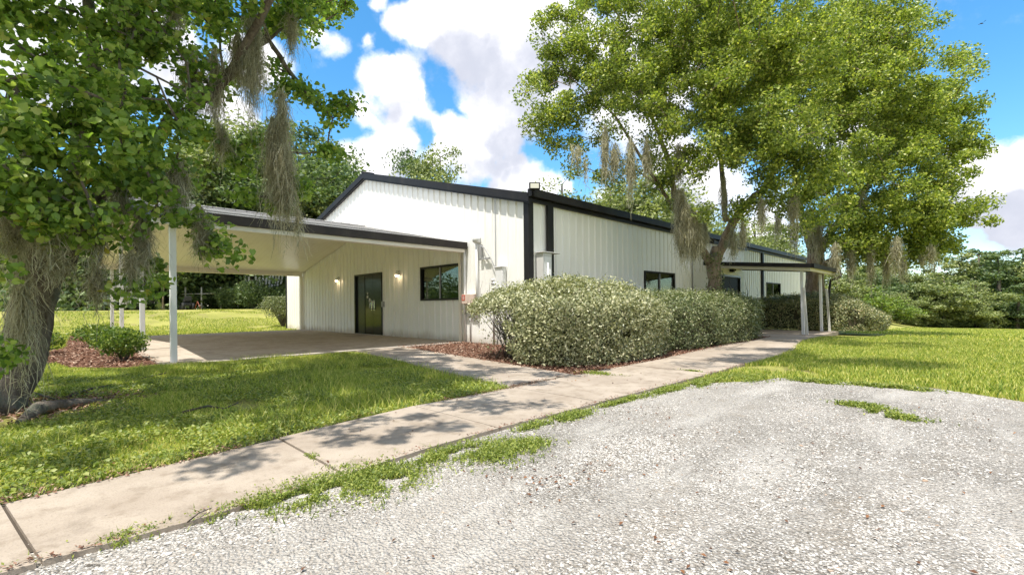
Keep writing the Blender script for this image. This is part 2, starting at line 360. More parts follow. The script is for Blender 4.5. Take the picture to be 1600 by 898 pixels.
M_moss = leafmat('spanish_moss', [(0, (.30, .29, .20)), (.5, (.52, .50, .36)), (1, (.76, .74, .58))], .5, .9, (1, .95, .8))
M_barkL = barkmat('bark_left', (.14, .11, .085), (.31, .26, .21)); M_barkR = barkmat('bark_right', (.20, .145, .10), (.46, .36, .27), 8)
M_barkB = barkmat('bark_far', (.05, .042, .035), (.13, .11, .09), 5)
M_stone = leafmat('shell_stones', [(0, (.08, .07, .055)), (.06, (.24, .22, .19)), (.2, (.43, .40, .36)), (.8, (.52, .495, .455)), (.96, (.64, .62, .58)), (1, (.34, .23, .15))], 0., .8)
M_chip = leafmat('mulch_chips', [(0, (.06, .03, .018)), (.45, (.19, .09, .055)), (.8, (.33, .20, .14)), (1, (.48, .36, .27))], 0., .9)
M_dead = leafmat('dead_leaves', [(0, (.06, .03, .018)), (.6, (.15, .065, .03)), (.95, (.24, .11, .045)), (1, (.42, .2, .06))], .1, .7)
M_twig = barkmat('twig', (.10, .08, .06), (.26, .23, .19), 20)

# ------------------------------------------------------------------ terrain
def ss(a, b, x):
    t = np.clip((np.asarray(x, float)-a)/(b-a), 0, 1); return t*t*(3-2*t)
def hz(x, y):
    x = np.asarray(x, float); y = np.asarray(y, float)
    right = -1.5*np.clip((y-16)/46, 0, 1.6)*ss(-9, -3, x)
    left = .98*ss(-26.5, -37, x) if False else .98*ss(0, 1, (-26.5-x)/10.5)
    bump = .02*np.sin(x*.7+1)*np.cos(y*.9)*ss(12, 20, np.hypot(x+6, y-4))
    return right+left+bump
def grid(name, xs, ys, mat, z0=0, kind='structure'):
    X, Y = np.meshgrid(xs, ys); Z = hz(X, Y)+z0; n = len(xs); V = np.stack([X, Y, Z], -1).reshape(-1, 3)
    i = np.arange(len(ys)-1)[:, None]*n+np.arange(n-1)[None]; F = np.stack([i, i+1, i+n+1, i+n], -1).reshape(-1, 4)
    return tag(np_mesh(name, V, F, mat, smooth=True), kind=kind)
def axis(lo, hi, a, b, st):
    c = np.arange(a, b+.01, st); l = a-np.geomspace(1, a-lo, 14) if a > lo else []; h = b+np.geomspace(1, hi-b, 14)
    return np.concatenate([l[::-1], c, h])
grid('ground', axis(-500, 500, -50, 30, 1.), axis(-500, 600, -20, 70, 1.), M_ground, -.008)

def noisy(pts, step, amp, seed=0):
    out = []
    P = [np.array(p, float) for p in pts]
    for a, b in zip(P, P[1:]+P[:1]):
        n = max(1, int(np.linalg.norm(b-a)/step))
        for i in range(n):
            q = a+(b-a)*i/n; out.append((q[0]+amp*mnoise.noise((q[0]*1.7+seed, q[1]*1.7, 0)), q[1]+amp*mnoise.noise((q[0]*1.7, q[1]*1.7+seed, 5))))
    return out
def inside(poly, x, y):
    poly = np.asarray(poly); c = np.zeros(np.shape(x), bool); j = len(poly)-1
    for i in range(len(poly)):
        xi, yi = poly[i]; xj, yj = poly[j]
        c ^= ((yi > y) != (yj > y)) & (x < (xj-xi)*(y-yi)/(yj-yi+1e-12)+xi); j = i
    return c
def sheet(name, poly, z, mat, thick=0.):
    import bmesh
    bm = bmesh.new(); vs = [bm.verts.new((x, y, z)) for x, y in poly]; f = bm.faces.new(vs)
    if thick:
        r = bmesh.ops.extrude_face_region(bm, geom=[f]); bmesh.ops.translate(bm, verts=[v for v in r['geom'] if isinstance(v, bmesh.types.BMVert)], vec=(0, 0, -thick))
    bmesh.ops.triangulate(bm, faces=[f for f in bm.faces if len(f.verts) > 4]); bmesh.ops.recalc_face_normals(bm, faces=bm.faces)
    me = bpy.data.meshes.new(name); bm.to_mesh(me); bm.free(); return tag(link_mesh(name, me, mat), kind='structure')
GRAVEL = [(-2.95, -9), (-2.9, .5), (-2.9, 2.2), (-2.85, 4.2), (-2.7, 5.5), (-2.2, 6.3), (-1.9, 6.9), (-1.3, 7.1), (-.7, 7.3), (0, 7.05), (.4, 6.9), (1.6, 6.3), (4, 5.2), (9, 3), (16, 0), (16, -9)]
GRAVELN = noisy(GRAVEL, .12, .16, 3)
sheet('gravel_lot', [(x, y) for x, y in GRAVELN], .004, M_gravel)
MULCH = [(-10.25, 6.25), (-4.05, 5.3), (-4.12, 8), (-4.35, 12), (-4.5, 15.2), (-7.7, 15.2), (-7.7, 8.25), (-10.25, 8.25)]
sheet('mulch_bed', noisy(MULCH, .2, .03, 1), .012, M_mulch)
MULCH2 = [(-10.35, .95), (-10.4, 1.5), (-25, 1.5), (-25, .6), (-17, .3), (-14.6, -.5), (-14.2, -1.4), (-13.2, -1.5), (-12.2, .1), (-11.2, .25)]
sheet('mulch_bed', noisy(MULCH2, .25, .12, 2), .006, M_mulch)
MULCH3 = [(-4.6, 19.2), (-2.6, 19.4), (-2.2, 21), (-2.6, 24), (-7.7, 24), (-7.7, 18.9)]
# sidewalk of separate pours
def pour(poly, z=.03, th=.12, mat=None):
    return sheet('sidewalk', poly, z, mat or M_walk, th)
ys = [-6.0, -4.7, -3.4, -2.1, -.17, 1.22, 2.55, 3.95, 5.3, 6.7, 8.1, 9.5, 10.9, 12.3, 13.7]
def xo(y): return -2.72+.14*(1-float(ss(.5, 2.2, y)))-.62*float(ss(10, 14.5, y))
def xi(y): return -3.94+.165*min(3.2, max(0, 2.5-y))-.12*float(ss(3, 6, y))-.32*float(ss(7, 12, y))
for a, b in zip(ys, ys[1:]):
    gp = .012 if a != -2.1 else .012
    m_ = (a+b)/2; jj = [random.uniform(-.012, .012) for _ in range(8)]
    g0 = .009 if abs(a+.17) < .1 else .006; g1 = .009 if abs(b+.17) < .1 else .006
    sa_ = .14*(abs(a+.17) < .1); sb_ = .14*(abs(b+.17) < .1)
    P = [(xi(a)+jj[0], a+g0), (xi(a)*.5+xo(a)*.5, a+g0+sa_*.5+jj[1]*.3), (xo(a)+jj[2], a+g0+sa_), (xo(m_)+jj[3], m_), (xo(b)+jj[4], b-g1+sb_), (xi(b)*.5+xo(b)*.5, b-g1+sb_*.5+jj[5]*.3), (xi(b)+jj[6], b-g1), (xi(m_)+jj[7], m_)]
    pour(P, .03+random.uniform(-.006, .006))
sheet('sidewalk_joint_dirt', [(-3.9, -6), (-2.76, -6), (-2.78, 9), (-3.3, 13.6), (-4.2, 13.6), (-3.98, 5)], .008, paint('joint_dirt', (.07, .055, .04), .9, .3))
pour([(-4.38, 13.72), (-3.34, 13.72), (-3.45, 15.2), (-3.5, 19.3), (-7.66, 19.3), (-7.66, 15.3), (-4.45, 15.2)], .032)
# walk from the carport to the sidewalk
for a, b in ((0, .25), (.25, .5), (.5, .75), (.75, 1)):
    f0 = lambda s: (-4.08-6.12*s, 3.97+1.0*s); f1 = lambda s: (-4.08-6.12*s, 5.28+1.0*s); e = .0015
    p0, p1, q0, q1 = f0(a+e), f0(b-e), f1(a+e), f1(b-e); pour([p1, p0, q0, q1], .028)
# carport slab with its pale apron strip
sheet('carport_slab', [(-10.22, 1.42), (-10.22, 8.22), (-21.9, 8.22), (-21.9, 1.42)], .036, M_slab, .15)
sheet('slab_edge_strip', [(-10.02, 1.42), (-10.02, 8.0), (-10.21, 8.0), (-10.21, 1.42)], .037, M_edge, .15)

# ------------------------------------------------------------------ the metal building
BX0, BX1, BY0, BY1 = -24.0, -7.75, 8.3, 33.6
EZ, RZ, RX = 3.55, 5.72, -15.87
bld = thing('metal_building', (RX, (BY0+BY1)/2, 0), 'long low white corrugated metal building with black roof trim behind the hedges', 'building')
PROF = [(0, 0), (.105, 0), (.128, .03), (.162, .03), (.185, 0), (.29, 0)]
def corr_wall(name, ax, a0, a1, fixed, nrm, top, opens, mat, z0=0., flat=None, phase=0.):
    """ax 'x' or 'y': running axis; nrm +-1 outward along the other axis"""
    br = {a0, a1}; k = a0+phase-.29
    while k < a1:
        for dx, _ in PROF[:-1]:
            q = k+dx
            if a0 < q < a1: br.add(round(q, 5))
        k += .29
    if ax == 'x': br.add(RX)
    for o in opens: br |= {o[0], o[1]}
    br = sorted(b for b in br if a0 <= b <= a1)
    def dep(q):
        if flat and flat[0] <= q <= flat[1]: return .012
        r = (q-(a0+phase)) % .29
        for (x0, d0_), (x1, d1_) in zip(PROF, PROF[1:]):
            if x0 <= r <= x1+1e-6: return d0_+(d1_-d0_)*(r-x0)/(x1-x0)
        return 0
    mb = MB()
    def pt(q, z):
        d = fixed+nrm*dep(q); return (q, d, z) if ax == 'x' else (d, q, z)
    for q0, q1 in zip(br, br[1:]):
        if q1-q0 < 1e-4: continue
        mid = (q0+q1)/2; iv = [(z0, None)]
        for o in opens:
            if o[0] < mid < o[1]:
                new = []
                for lo, hi in iv:
                    if hi is None:
                        if o[2] > lo+.001: new.append((lo, o[2]))
                        new.append((o[3], None))
                    else: new.append((lo, hi))
                iv = new
        for lo, hi in iv:
            h0 = top(q0) if hi is None else hi; h1 = top(q1) if hi is None else hi
            f = [(0, 1, 2, 3)]
            mb.poly([pt(q0, lo), pt(q1, lo), pt(q1, h1), pt(q0, h0)], f if (ax == 'x') == (nrm < 0) else [(3, 2, 1, 0)])
    return mb.build(name, mat, bld)
def gtop(x): return EZ+.02+(RZ-EZ)*(1-abs(x-RX)/((BX1-BX0)/2+.0)) if True else 0
W1 = (-12.38, -10.40, 1.20, 2.24); D1 = (-16.80, -14.78, .04, 2.24)
W2 = (13.75, 15.85, .95, 2.12); D2 = (19.7, 22.2, .0, 2.17); W3 = (25.85, 28.2, 1.0, 2.1)
corr_wall('gable_wall', 'x', BX0, BX1, BY0, -1, gtop, [W1, D1], M_white)
corr_wall('side_wall', 'y', BY0, BY1, BX1, 1, lambda y: EZ, [W2, W3], M_white)
mb = MB(); mb.poly([(BX0, BY0, 0), (BX0, BY1, 0), (BX0, BY1, EZ), (BX0, BY0, EZ)], [(0, 1, 2, 3)]); mb.poly([(BX0, BY1, 0), (BX1, BY1, 0), (BX1, BY1, EZ), (RX, BY1, RZ), (BX0, BY1, EZ)], [(0, 1, 2, 3, 4)]); mb.build('rear_wall', M_white, bld)
# roof: two sheets with standing ribs
mb = MB(); sl_ = (RZ-EZ)/((BX1-BX0)/2)
OV = .10
def rz_(x): return RZ+.16-abs(x-RX)*sl_
for s, xe in ((1, BX1+OV), (-1, BX0-OV)):
    ya, yb = BY0-.12, BY1+.12
    mb.poly([(RX, ya, rz_(RX)), (xe, ya, rz_(xe)), (xe, yb, rz_(xe)), (RX, yb, rz_(RX)), (RX, ya, rz_(RX)-.06), (xe, ya, rz_(xe)-.06), (xe, yb, rz_(xe)-.06), (RX, yb, rz_(RX)-.06)],
            [(0, 1, 2, 3), (7, 6, 5, 4), (0, 4, 5, 1), (1, 5, 6, 2), (2, 6, 7, 3)])
    y = ya+.25
    while y < yb-.1:
        mb.poly([(RX, y-.02, rz_(RX)), (xe, y-.02, rz_(xe)), (xe, y+.02, rz_(xe)), (RX, y+.02, rz_(RX)), (RX, y-.012, rz_(RX)+.03), (xe, y-.012, rz_(xe)+.03), (xe, y+.012, rz_(xe)+.03), (RX, y+.012, rz_(RX)+.03)], [(4, 5, 6, 7), (0, 1, 5, 4), (2, 3, 7, 6), (1, 2, 6, 5)])
        y += .3
mb.build('roof', M_roofmetal, bld)
# rake trim (two-step) on the gable and box gutter along the eave
def rake(name, y0, y1, zt, zb, mat):
    mb = MB()
    for xe in (BX1+OV+.03, BX0-OV-.03):
        a, b = rz_(RX), rz_(xe)
        mb.poly([(RX, y0, a+zt), (xe, y0, b+zt), (xe, y0, b+zb), (RX, y0, a+zb), (RX, y1, a+zt), (xe, y1, b+zt), (xe, y1, b+zb), (RX, y1, a+zb)],
                [(0, 1, 2, 3), (7, 6, 5, 4), (0, 4, 5, 1), (3, 2, 6, 7), (1, 5, 6, 2)])
    return mb.build(name, mat, bld)
rake('rake_trim', BY0-.15, BY0-.125, .035, -.17, M_black)
rake('rake_soffit_strip', BY0-.122, BY0-.035, -.065, -.215, M_black)
MB().tube([(RX, BY0-.16, rz_(RX)+.03), (RX, BY0+.3, rz_(RX)+.05)], .06, 8).build('ridge_cap', M_black, bld)
mb = MB(); gx = BX1+OV+.01
mb.poly([(gx, BY0-.15, 3.62), (gx+.13, BY0-.15, 3.62), (gx+.13, BY0-.15, 3.80), (gx, BY0-.15, 3.80), (gx, BY1+.15, 3.62), (gx+.13, BY1+.15, 3.62), (gx+.13, BY1+.15, 3.80), (gx, BY1+.15, 3.80)],
        [(0, 1, 2, 3), (7, 6, 5, 4), (1, 0, 4, 5), (2, 1, 5, 6), (3, 2, 6, 7), (0, 3, 7, 4)])
mb.build('gutter', M_black, bld)
MB().box(BX1+.035, BX1+OV+.008, BY0-.03, BY1, 3.52, 3.60).build('eave_trim', M_black, bld)
MB().box(BX1-.14, BX1+.04, BY0-.045, BY0-.006, 0, 3.60).box(BX1+.002, BX1+.045, BY0-.04, BY0+.12, 0, 3.56).build('corner_trim', M_black, bld, .006)
MB().box(BX0-.04, BX0+.12, BY0-.045, BY0-.002, 0, 3.5).build('corner_trim', M_black, bld, .006)
MB().box(BX1+.035, BX1+.045, BY1-.22, BY1+.01, 0, 3.5).build('corner_trim', M_black, bld)
for y0 in (9.0, 25.2):
    MB().box(BX1+.036, BX1+.11, y0-.11, y0+.11, .1, 3.62).build('downspout', M_black, bld, .01)
# thin seam line on the gable and edge trims of the siding
MB().box(-8.93, -8.91, BY0-.036, BY0-.03, 1.9, 3.86).build('panel_seam', M_grey, bld)

def window(o, ax, split=.45, curtain=None):
    a0, a1, z0, z1 = o; f = .055
    def bx(mb, p0, p1, q0, q1, d0, d1):
        if ax == 'x': mb.box(p0, p1, BY0-d1, BY0-d0, q0, q1)
        else: mb.box(BX1+d0, BX1+d1, p0, p1, q0, q1)
        return mb
    mb = MB(); bx(mb, a0, a1, z1-f, z1, -.06, .05); bx(mb, a0, a1, z0, z0+f, -.06, .05); bx(mb, a0, a0+f, z0+f, z1-f, -.06, .049); bx(mb, a1-f, a1, z0+f, z1-f, -.06, .049)
    fr = mb.build('window', M_black, bld, .004)
    m = a0+(a1-a0)*split; mb = MB(); bx(mb, m-.018, m+.018, z0+f, z1-f, -.03, .02); mb.build('mullion', M_grey, fr)
    mb = MB(); bx(mb, a0+f, m-.02, z0+f, z1-f, -.022, -.016); bx(mb, m+.02, a1-f, z0+f, z1-f, -.012, -.006); mb.build('pane', M_glass, fr)
    if curtain:
        mb = MB(); bx(mb, curtain[0], curtain[1], z0+.03, z1-.03, -.12, -.10); mb.build('blind', M_curtain, fr)
window(W1, 'x', .5, (-12.2, -11.75)); window(W2, 'y', .5, (14.9, 15.7)); window(W3, 'y', .5)
# floors and partition so that nobody looks through the building
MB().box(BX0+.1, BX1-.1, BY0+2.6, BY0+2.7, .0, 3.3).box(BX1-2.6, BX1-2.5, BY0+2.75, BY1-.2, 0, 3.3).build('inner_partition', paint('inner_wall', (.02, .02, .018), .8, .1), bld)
# double door under the carport
x0, x1, z0, z1 = D1
dr = MB().box(x0, x1, BY0-.045, BY0+.05, z1-.06, z1).box(x0, x0+.06, BY0-.045, BY0+.05, z0, z1-.062).box(x1-.06, x1, BY0-.045, BY0+.05, z0, z1-.062).box(x0+.72, x0+.78, BY0-.03, BY0+.05, z0, z1-.064).build('double_door', M_doorblk, bld)
MB().box(x0+.06, x0+.72, BY0+.02, BY0+.04, z0, z1-.06).build('sidelight', M_doorblk, dr)
MB().box(x0+.78, x0+1.36, BY0-.015, BY0+.02, z0+.01, z1-.065).build('door_leaf', M_doorgls, dr, .005)
MB().box(x0+1.372, x1-.062, BY0-.015, BY0+.02, z0+.01, z1-.065).build('door_leaf', M_doorgls, dr, .005)
for xx in (x0+1.27, x0+1.46):
    MB().tube([(xx, BY0-.02, .95), (xx, BY0-.075, .97), (xx, BY0-.075, 1.22), (xx, BY0-.02, 1.24)], .016, 8).box(xx-.03, xx+.03, BY0-.022, BY0-.016, .9, 1.27).build('handle', M_steel, dr)
for a_, b_, c_, d_ in ((.92, 1.03, 1.36, 1.45), (.94, 1.02, 1.49, 1.56), (1.08, 1.19, 1.22, 1.34), (1.09, 1.15, 1.0, 1.05)): MB().box(x0+a_, x0+b_, BY0-.019, BY0-.016, c_, d_).build('notice', M_paper, dr)
MB().box(x1+.06, x1+.20, BY0-.085, BY0-.031, 1.02, 1.22).box(x1+.08, x1+.18, BY0-.095, BY0-.086, 1.08, 1.18).build('keypad', M_grey, bld, .008)
# side entrance: a smooth-walled bay standing a little proud of the side wall
VX, VY0, VY1 = -6.98, 17.3, 20.55; y0, y1, z0, z1 = 17.95, 20.1, 0., 2.14
MB().box(VX-.06, VX, VY0, y0, 0, 3.26).box(VX-.06, VX, y1, VY1, 0, 3.26).box(VX-.06, VX, y0, y1, z1, 3.26).box(BX1+.04, VX-.061, VY0, VY0+.06, 0, 3.26).box(BX1+.04, VX-.061, VY1-.06, VY1, 0, 3.26).build('entrance_bay_wall', M_white, bld)
MB().poly([(BX1+.03, VY0-.05, 3.53), (VX+.1, VY0-.05, 3.34), (VX+.1, VY1+.05, 3.34), (BX1+.03, VY1+.05, 3.53), (BX1+.03, VY0-.05, 3.40), (VX+.1, VY0-.05, 3.21), (VX+.1, VY1+.05, 3.21), (BX1+.03, VY1+.05, 3.40)], [(0, 1, 2, 3), (7, 6, 5, 4), (0, 4, 5, 1), (1, 5, 6, 2), (2, 6, 7, 3)]).build('entrance_bay_roof', M_black, bld)
de = MB().box(VX-.08, VX+.03, y0, y0+.07, z0, z1).box(VX-.08, VX+.03, y1-.07, y1, z0, z1).box(VX-.08, VX+.03, y0+.071, y1-.071, z1-.07, z1).build('entrance_door', M_doorblk, bld)
MB().box(VX-.05, VX-.03, y0+.07, (y0+y1)/2-.01, 0, z1-.07).build('door_leaf', M_entr, de)
MB().box(VX-.05, VX-.03, (y0+y1)/2+.01, y1-.07, 0, z1-.07).build('door_leaf', M_entr, de)
MB().box(VX+.002, VX+.16, 18.95, 19.07, 2.26, 2.33).box(VX+.06, VX+.18, 18.85, 19.17, 2.31, 2.37).build('wall_lamp', M_black, bld)
# lit wall lamps either side of the double door
for (u, v) in ((527, 437), (621, 428)):
    d = dirv(u, v); t_ = (BY0-.09)/d[1]; p = CAM+d*t_
    lp = MB().box(p[0]-.06, p[0]+.06, BY0-.05, BY0-.031, p[2]-.05, p[2]+.12).tube([(p[0], BY0-.04, p[2]+.08), (p[0], BY0-.11, p[2]+.10), (p[0], BY0-.12, p[2]+.06)], .018, 8).build('wall_lamp', M_steel, bld)
    MB().tube([(p[0], BY0-.12, p[2]+.07), (p[0], BY0-.12, p[2]+.02), (p[0], BY0-.12, p[2]-.03)], [.03, .06, .068], 12).build('lamp_shade', M_whitetrim, lp)
    MB().sphere((p[0], BY0-.125, p[2]-.045), .05, 12, 8).build('bulb', M_bulb, lp)
    la = bpy.data.lights.new('wall_lamp_light', 'POINT'); la.energy = .4; la.color = (1, .72, .4); la.shadow_soft_size = .05
    lo = bpy.data.objects.new('wall_lamp_light', la); COL.objects.link(lo); lo.location = (p[0], BY0-.2, p[2]-.12)
# roof floodlight near the corner
d = dirv(836, 291); t_ = (BX1+.3)/d[0]; p = CAM+d*t_
fl = MB().box(p[0]-.05, p[0]+.02, p[1]-.13, p[1]+.13, p[2]-.08, p[2]+.09, rz=-.7).build('floodlight', M_black, bld, .01)
MB().box(p[0]+.022, p[0]+.03, p[1]-.10, p[1]+.10, p[2]-.05, p[2]+.06, rz=-.7, c=(p[0]-.02, p[1])).build('lens', emis('dim_led', (.9, .88, .7), .35), fl)
MB().tube([(p[0]-.02, p[1], p[2]-.1), (p[0]-.04, p[1], p[2]-.2), (p[0]-.05, p[1], 3.7)], [.02, .025, .035], 8).build('bracket', M_black, fl)
# utilities on the gable wall
def gx_(u, v): dd = dirv(u, v); q = CAM+dd*((BY0-.05)/dd[1]); return q[0], q[2]
xm, zm = gx_(746, 386)
mm = MB().tube([(xm, BY0-.08, .7), (xm, BY0-.08, zm+.1)], .035, 10).build('service_mast', M_whitetrim, bld)
MB().tube([(xm, BY0-.08, zm+.1), (xm, BY0-.08, zm+.14), (xm, BY0-.08, zm+.3)], [.05, .11, .12], 12).build('mast_head', M_whitetrim, mm)
MB().box(xm+.12, xm+.2, BY0-.1, BY0-.032, zm-.34, zm+.05).box(xm+.12, xm+.52, BY0-.09, BY0-.05, zm-.36, zm-.32).build('bracket', M_grey, mm)
x2, z2 = gx_(788, 440)
MB().tube([(xm+.2, BY0-.09, zm), (xm+.35, BY0-.1, zm-.06), (xm+.62, BY0-.11, zm-.38), (x2, BY0-.12, z2-.1)], .017, 6).build('cable', M_grey, mm)
xb, zb = gx_(785, 424)
MB().box(xb-.14, xb+.13, BY0-.17, BY0-.031, zb-.55, zb+.10).box(xb-.17, xb+.16, BY0-.20, BY0-.031, zb+.10, zb+.12).build('meter_box', M_whitetrim, bld, .01)
xr, zr = gx_(776, 440)
MB().tube([(xr, BY0-.16, 0), (xr, BY0-.16, zr)], .03, 8).tube([(xr-.05, BY0-.16, zr-.05), (xr+.06, BY0-.16, zr-.05), (xr+.06, BY0-.16, zr-.3)], .045, 8).sphere((xr-.02, BY0-.16, zr+.03), .05).build('gas_regulator', M_lgrey, bld)
xa, za = gx_(737, 467)
ab = MB().box(xa-.26, xa+.24, BY0-.2, BY0-.031, za-.13, za+.13).box(xa-.14, xa+.20, BY0-.13, BY0-.031, za-.32, za-.131).build('alarm_box', M_pink, bld, .01)
MB().box(xa-.24, xa-.10, BY0-.206, BY0-.2005, za-.04, za+.12).box(xa-.262, xa-.2605, BY0-.19, BY0-.05, za-.11, za+.11).build('red_plate', M_red, ab)
MB().box(xa-.20, xa-.13, BY0-.208, BY0-.2065, za+.0, za+.025).box(xa-.20, xa-.13, BY0-.208, BY0-.2065, za+.05, za+.075).build('plate_mark', M_paper, ab)
MB().tube([(-10.17, BY0-.06, .05), (-10.17, BY0-.06, 2.55)], .035, 8).build('white_downpipe', M_whitetrim, bld)
MB().tube([(-9.93, BY0-.06, .05), (-9.93, BY0-.06, 1.1)], .022, 8).build('conduit', M_lgrey, bld)
MB().box(BX1+.036, BX1+.26, 8.52, 8.84, .5, 2.30).box(BX1+.036, BX1+.30, 8.48, 9.12, 2.30, 2.325).build('meter_cabinet', M_lgrey, bld, .006)
MB().tube([(BX1+.29, 8.66, 1.2), (BX1+.29, 8.66, 2.05)], .02, 8).tube([(BX1+.29, 8.72, 1.2), (BX1+.29, 8.72, 1.9)], .015, 8).box(BX1+.261, BX1+.268, 8.56, 8.8, .6, 2.2).build('cabinet_door', M_whitetrim, bld)

# ------------------------------------------------------------------ carport
cp = thing('carport', (-16, 4.9, 0), 'open carport with grey shingled gable roof on white posts at the building end', 'carport')
CX0, CX1, CYA, CYB = -22.0, -10.1, 1.3, BY0-.035
cz = lambda x, z=2.76: z+(abs(x-(-16.05)) * -1+5.95)*.205
mb = MB()
for xe in (CX1, CX0):
    P = [(-16.05, CYA, cz(-16.05)), (xe, CYA, cz(xe)), (xe, CYB, cz(xe)), (-16.05, CYB, cz(-16.05))]; P += [(x, y, z-.05) for x, y, z in P]
    mb.poly(P, [(0, 1, 2, 3), (7, 6, 5, 4), (0, 4, 5, 1), (1, 5, 6, 2), (2, 6, 7, 3)])
rf = mb.build('roof', M_shingle, cp)
mb = MB()   # raised shingle courses
for xe, sg in ((CX1, 1), (CX0, -1)):
    n = 40
    for i in range(n):
        xa_ = -16.05+sg*5.95*i/n; xb_ = -16.05+sg*5.95*(i+1)/n
        mb.poly([(xa_, CYA-.01, cz(xa_)+.002), (xb_, CYA-.01, cz(xb_)+.014), (xb_, CYB, cz(xb_)+.014), (xa_, CYB, cz(xa_)+.002), (xb_, CYA-.01, cz(xb_)), (xb_, CYB, cz(xb_))], [(0, 1, 2, 3), (1, 4, 5, 2)])
mb.build('shingle_course', M_shingle, rf)
MB().box(-16.2, -15.9, CYA-.02, CYB, cz(-16.05)+.0, cz(-16.05)+.03).build('ridge_cap', M_shingle, rf)
MB().box(CX1+.002, CX1+.05, CYA-.03, CYB, 2.60, 2.785).build('fascia', M_brown, cp, .005)
MB().box(CX0-.05, CX0-.002, CYA-.03, CYB, 2.60, 2.785).build('fascia', M_brown, cp, .005)
mb = MB()
for xe in (CX1+.05, CX0-.05):
    P = [(-16.05, CYA-.04, cz(-16.05)+.02), (xe, CYA-.04, cz(xe)+.02), (xe, CYA-.04, cz(xe)-.15), (-16.05, CYA-.04, cz(-16.05)-.15)]; P += [(x, CYA-.012, z) for x, y, z in P]
    mb.poly(P, [(0, 1, 2, 3), (7, 6, 5, 4), (0, 4, 5, 1), (3, 2, 6, 7), (1, 5, 6, 2)])
mb.build('rake_board', M_brown, cp)
mb = MB()
for xe in (CX1-.22, CX0+.22):
    P = [(-16.05, CYA+.02, cz(-16.05)-.17), (xe, CYA+.02, cz(xe)-.17), (xe, CYB-.005, cz(xe)-.17), (-16.05, CYB-.005, cz(-16.05)-.17)]
    P += [(x, y, z+.03) for x, y, z in P]
    mb.poly(P, [(0, 1, 2, 3), (7, 6, 5, 4)])
mb.build('ceiling', M_boards, cp)
MB().box(CX1-.24, CX1+.0, CYA+.0, CYB-.06, 2.505, 2.598).build('header_beam', M_cream, cp, .005)
MB().box(CX0, CX0+.24, CYA, CYB-.06, 2.46, 2.66).build('header_beam', M_cream, cp, .005)
for x in (-10.40, -14.35, -18.8, -21.85):
    pz = 2.505 if x == -10.40 else (2.46 if x == -21.85 else cz(x)-.17)
    MB().box(x-.05, x+.05, 1.57, 1.67, .036, pz-.001).build('post', M_post, cp, .008)
MB().box(-21.95, -21.83, BY0-.16, BY0-.04, .036, 2.459).build('wall_post', M_cream, cp)
MB().box(-10.42, -10.34, BY0-.075, BY0-.036, .036, 2.504).build('wall_post', M_cream, cp)

# ------------------------------------------------------------------ side entrance canopy
ec = thing('entrance_canopy', (-5.6, 18.4, 0), 'small flat canopy with black fascia over the side entrance between the hedges', 'canopy')
def slab(mb, x0, x1, y0, y1, za, zb, th):    # za at x0 (wall), zb at x1
    P = [(x0, y0, za), (x1, y0, zb), (x1, y1, zb), (x0, y1, za)]; P += [(x, y, z-th) for x, y, z in P]
    return mb.poly(P, [(0, 1, 2, 3), (7, 6, 5, 4), (0, 4, 5, 1), (1, 5, 6, 2), (2, 6, 7, 3), (3, 7, 4, 0)])
slab(MB(), VX+.01, -3.64, 16.54, 20.3, 2.52, 2.21, .05).build('roof', M_roofmetal, ec)
mb = MB(); slab(mb, VX+.01, -3.63, 16.50, 16.535, 2.525, 2.215, .13); slab(mb, VX+.01, -3.63, 20.305, 20.34, 2.525, 2.215, .13); slab(mb, -3.629, -3.59, 16.50, 20.34, 2.215, 2.215, .13); mb.build('fascia', M_black, ec)
mb = MB(); slab(mb, VX+.01, -3.72, 16.6, 20.24, 2.455, 2.145, .03); slab(mb, VX+.01, -3.72, 16.61, 16.72, 2.42, 2.11, .1); slab(mb, -3.83, -3.72, 16.73, 20.23, 2.11, 2.11, .1); mb.build('soffit', M_cream, ec)
for (y, lean) in ((16.78, .10), (19.15, .02)):
    pst = MB().poly([(-3.99+a+ (lean if k else 0)*0+ (0 if k else .03), y+b, z) for k, z in ((0, .032), (1, 2.02)) for a, b in ((-.04, -.04), (.04, -.04), (.04, .04), (-.04, .04))],
              [(0, 3, 2, 1), (4, 5, 6, 7), (0, 1, 5, 4), (1, 2, 6, 5), (2, 3, 7, 6), (3, 0, 4, 7)]).build('post', M_post, ec, .006)
    ox = .0 if y < 17 else .13
    MB().poly([(-3.90+ox+a+(.06 if k == 0 else -.02), y-.02+b, z) for k, z in ((0, .033), (1, 1.5)) for a, b in ((-.035, -.075), (.035, -.075), (.035, -.03), (-.035, -.03))],
              [(0, 3, 2, 1), (4, 5, 6, 7), (0, 1, 5, 4), (1, 2, 6, 5), (2, 3, 7, 6), (3, 0, 4, 7)]).build('post_board', M_oldwhite, pst, .004)
MB().tube([(-3.55, 20.2, 2.08), (-3.6, 20.2, 1.95), (-3.85, 20.0, 1.82), (-3.9, 19.9, 1.2), (-3.9, 19.9, .1)], .04, 8).build('downspout', M_black, ec)

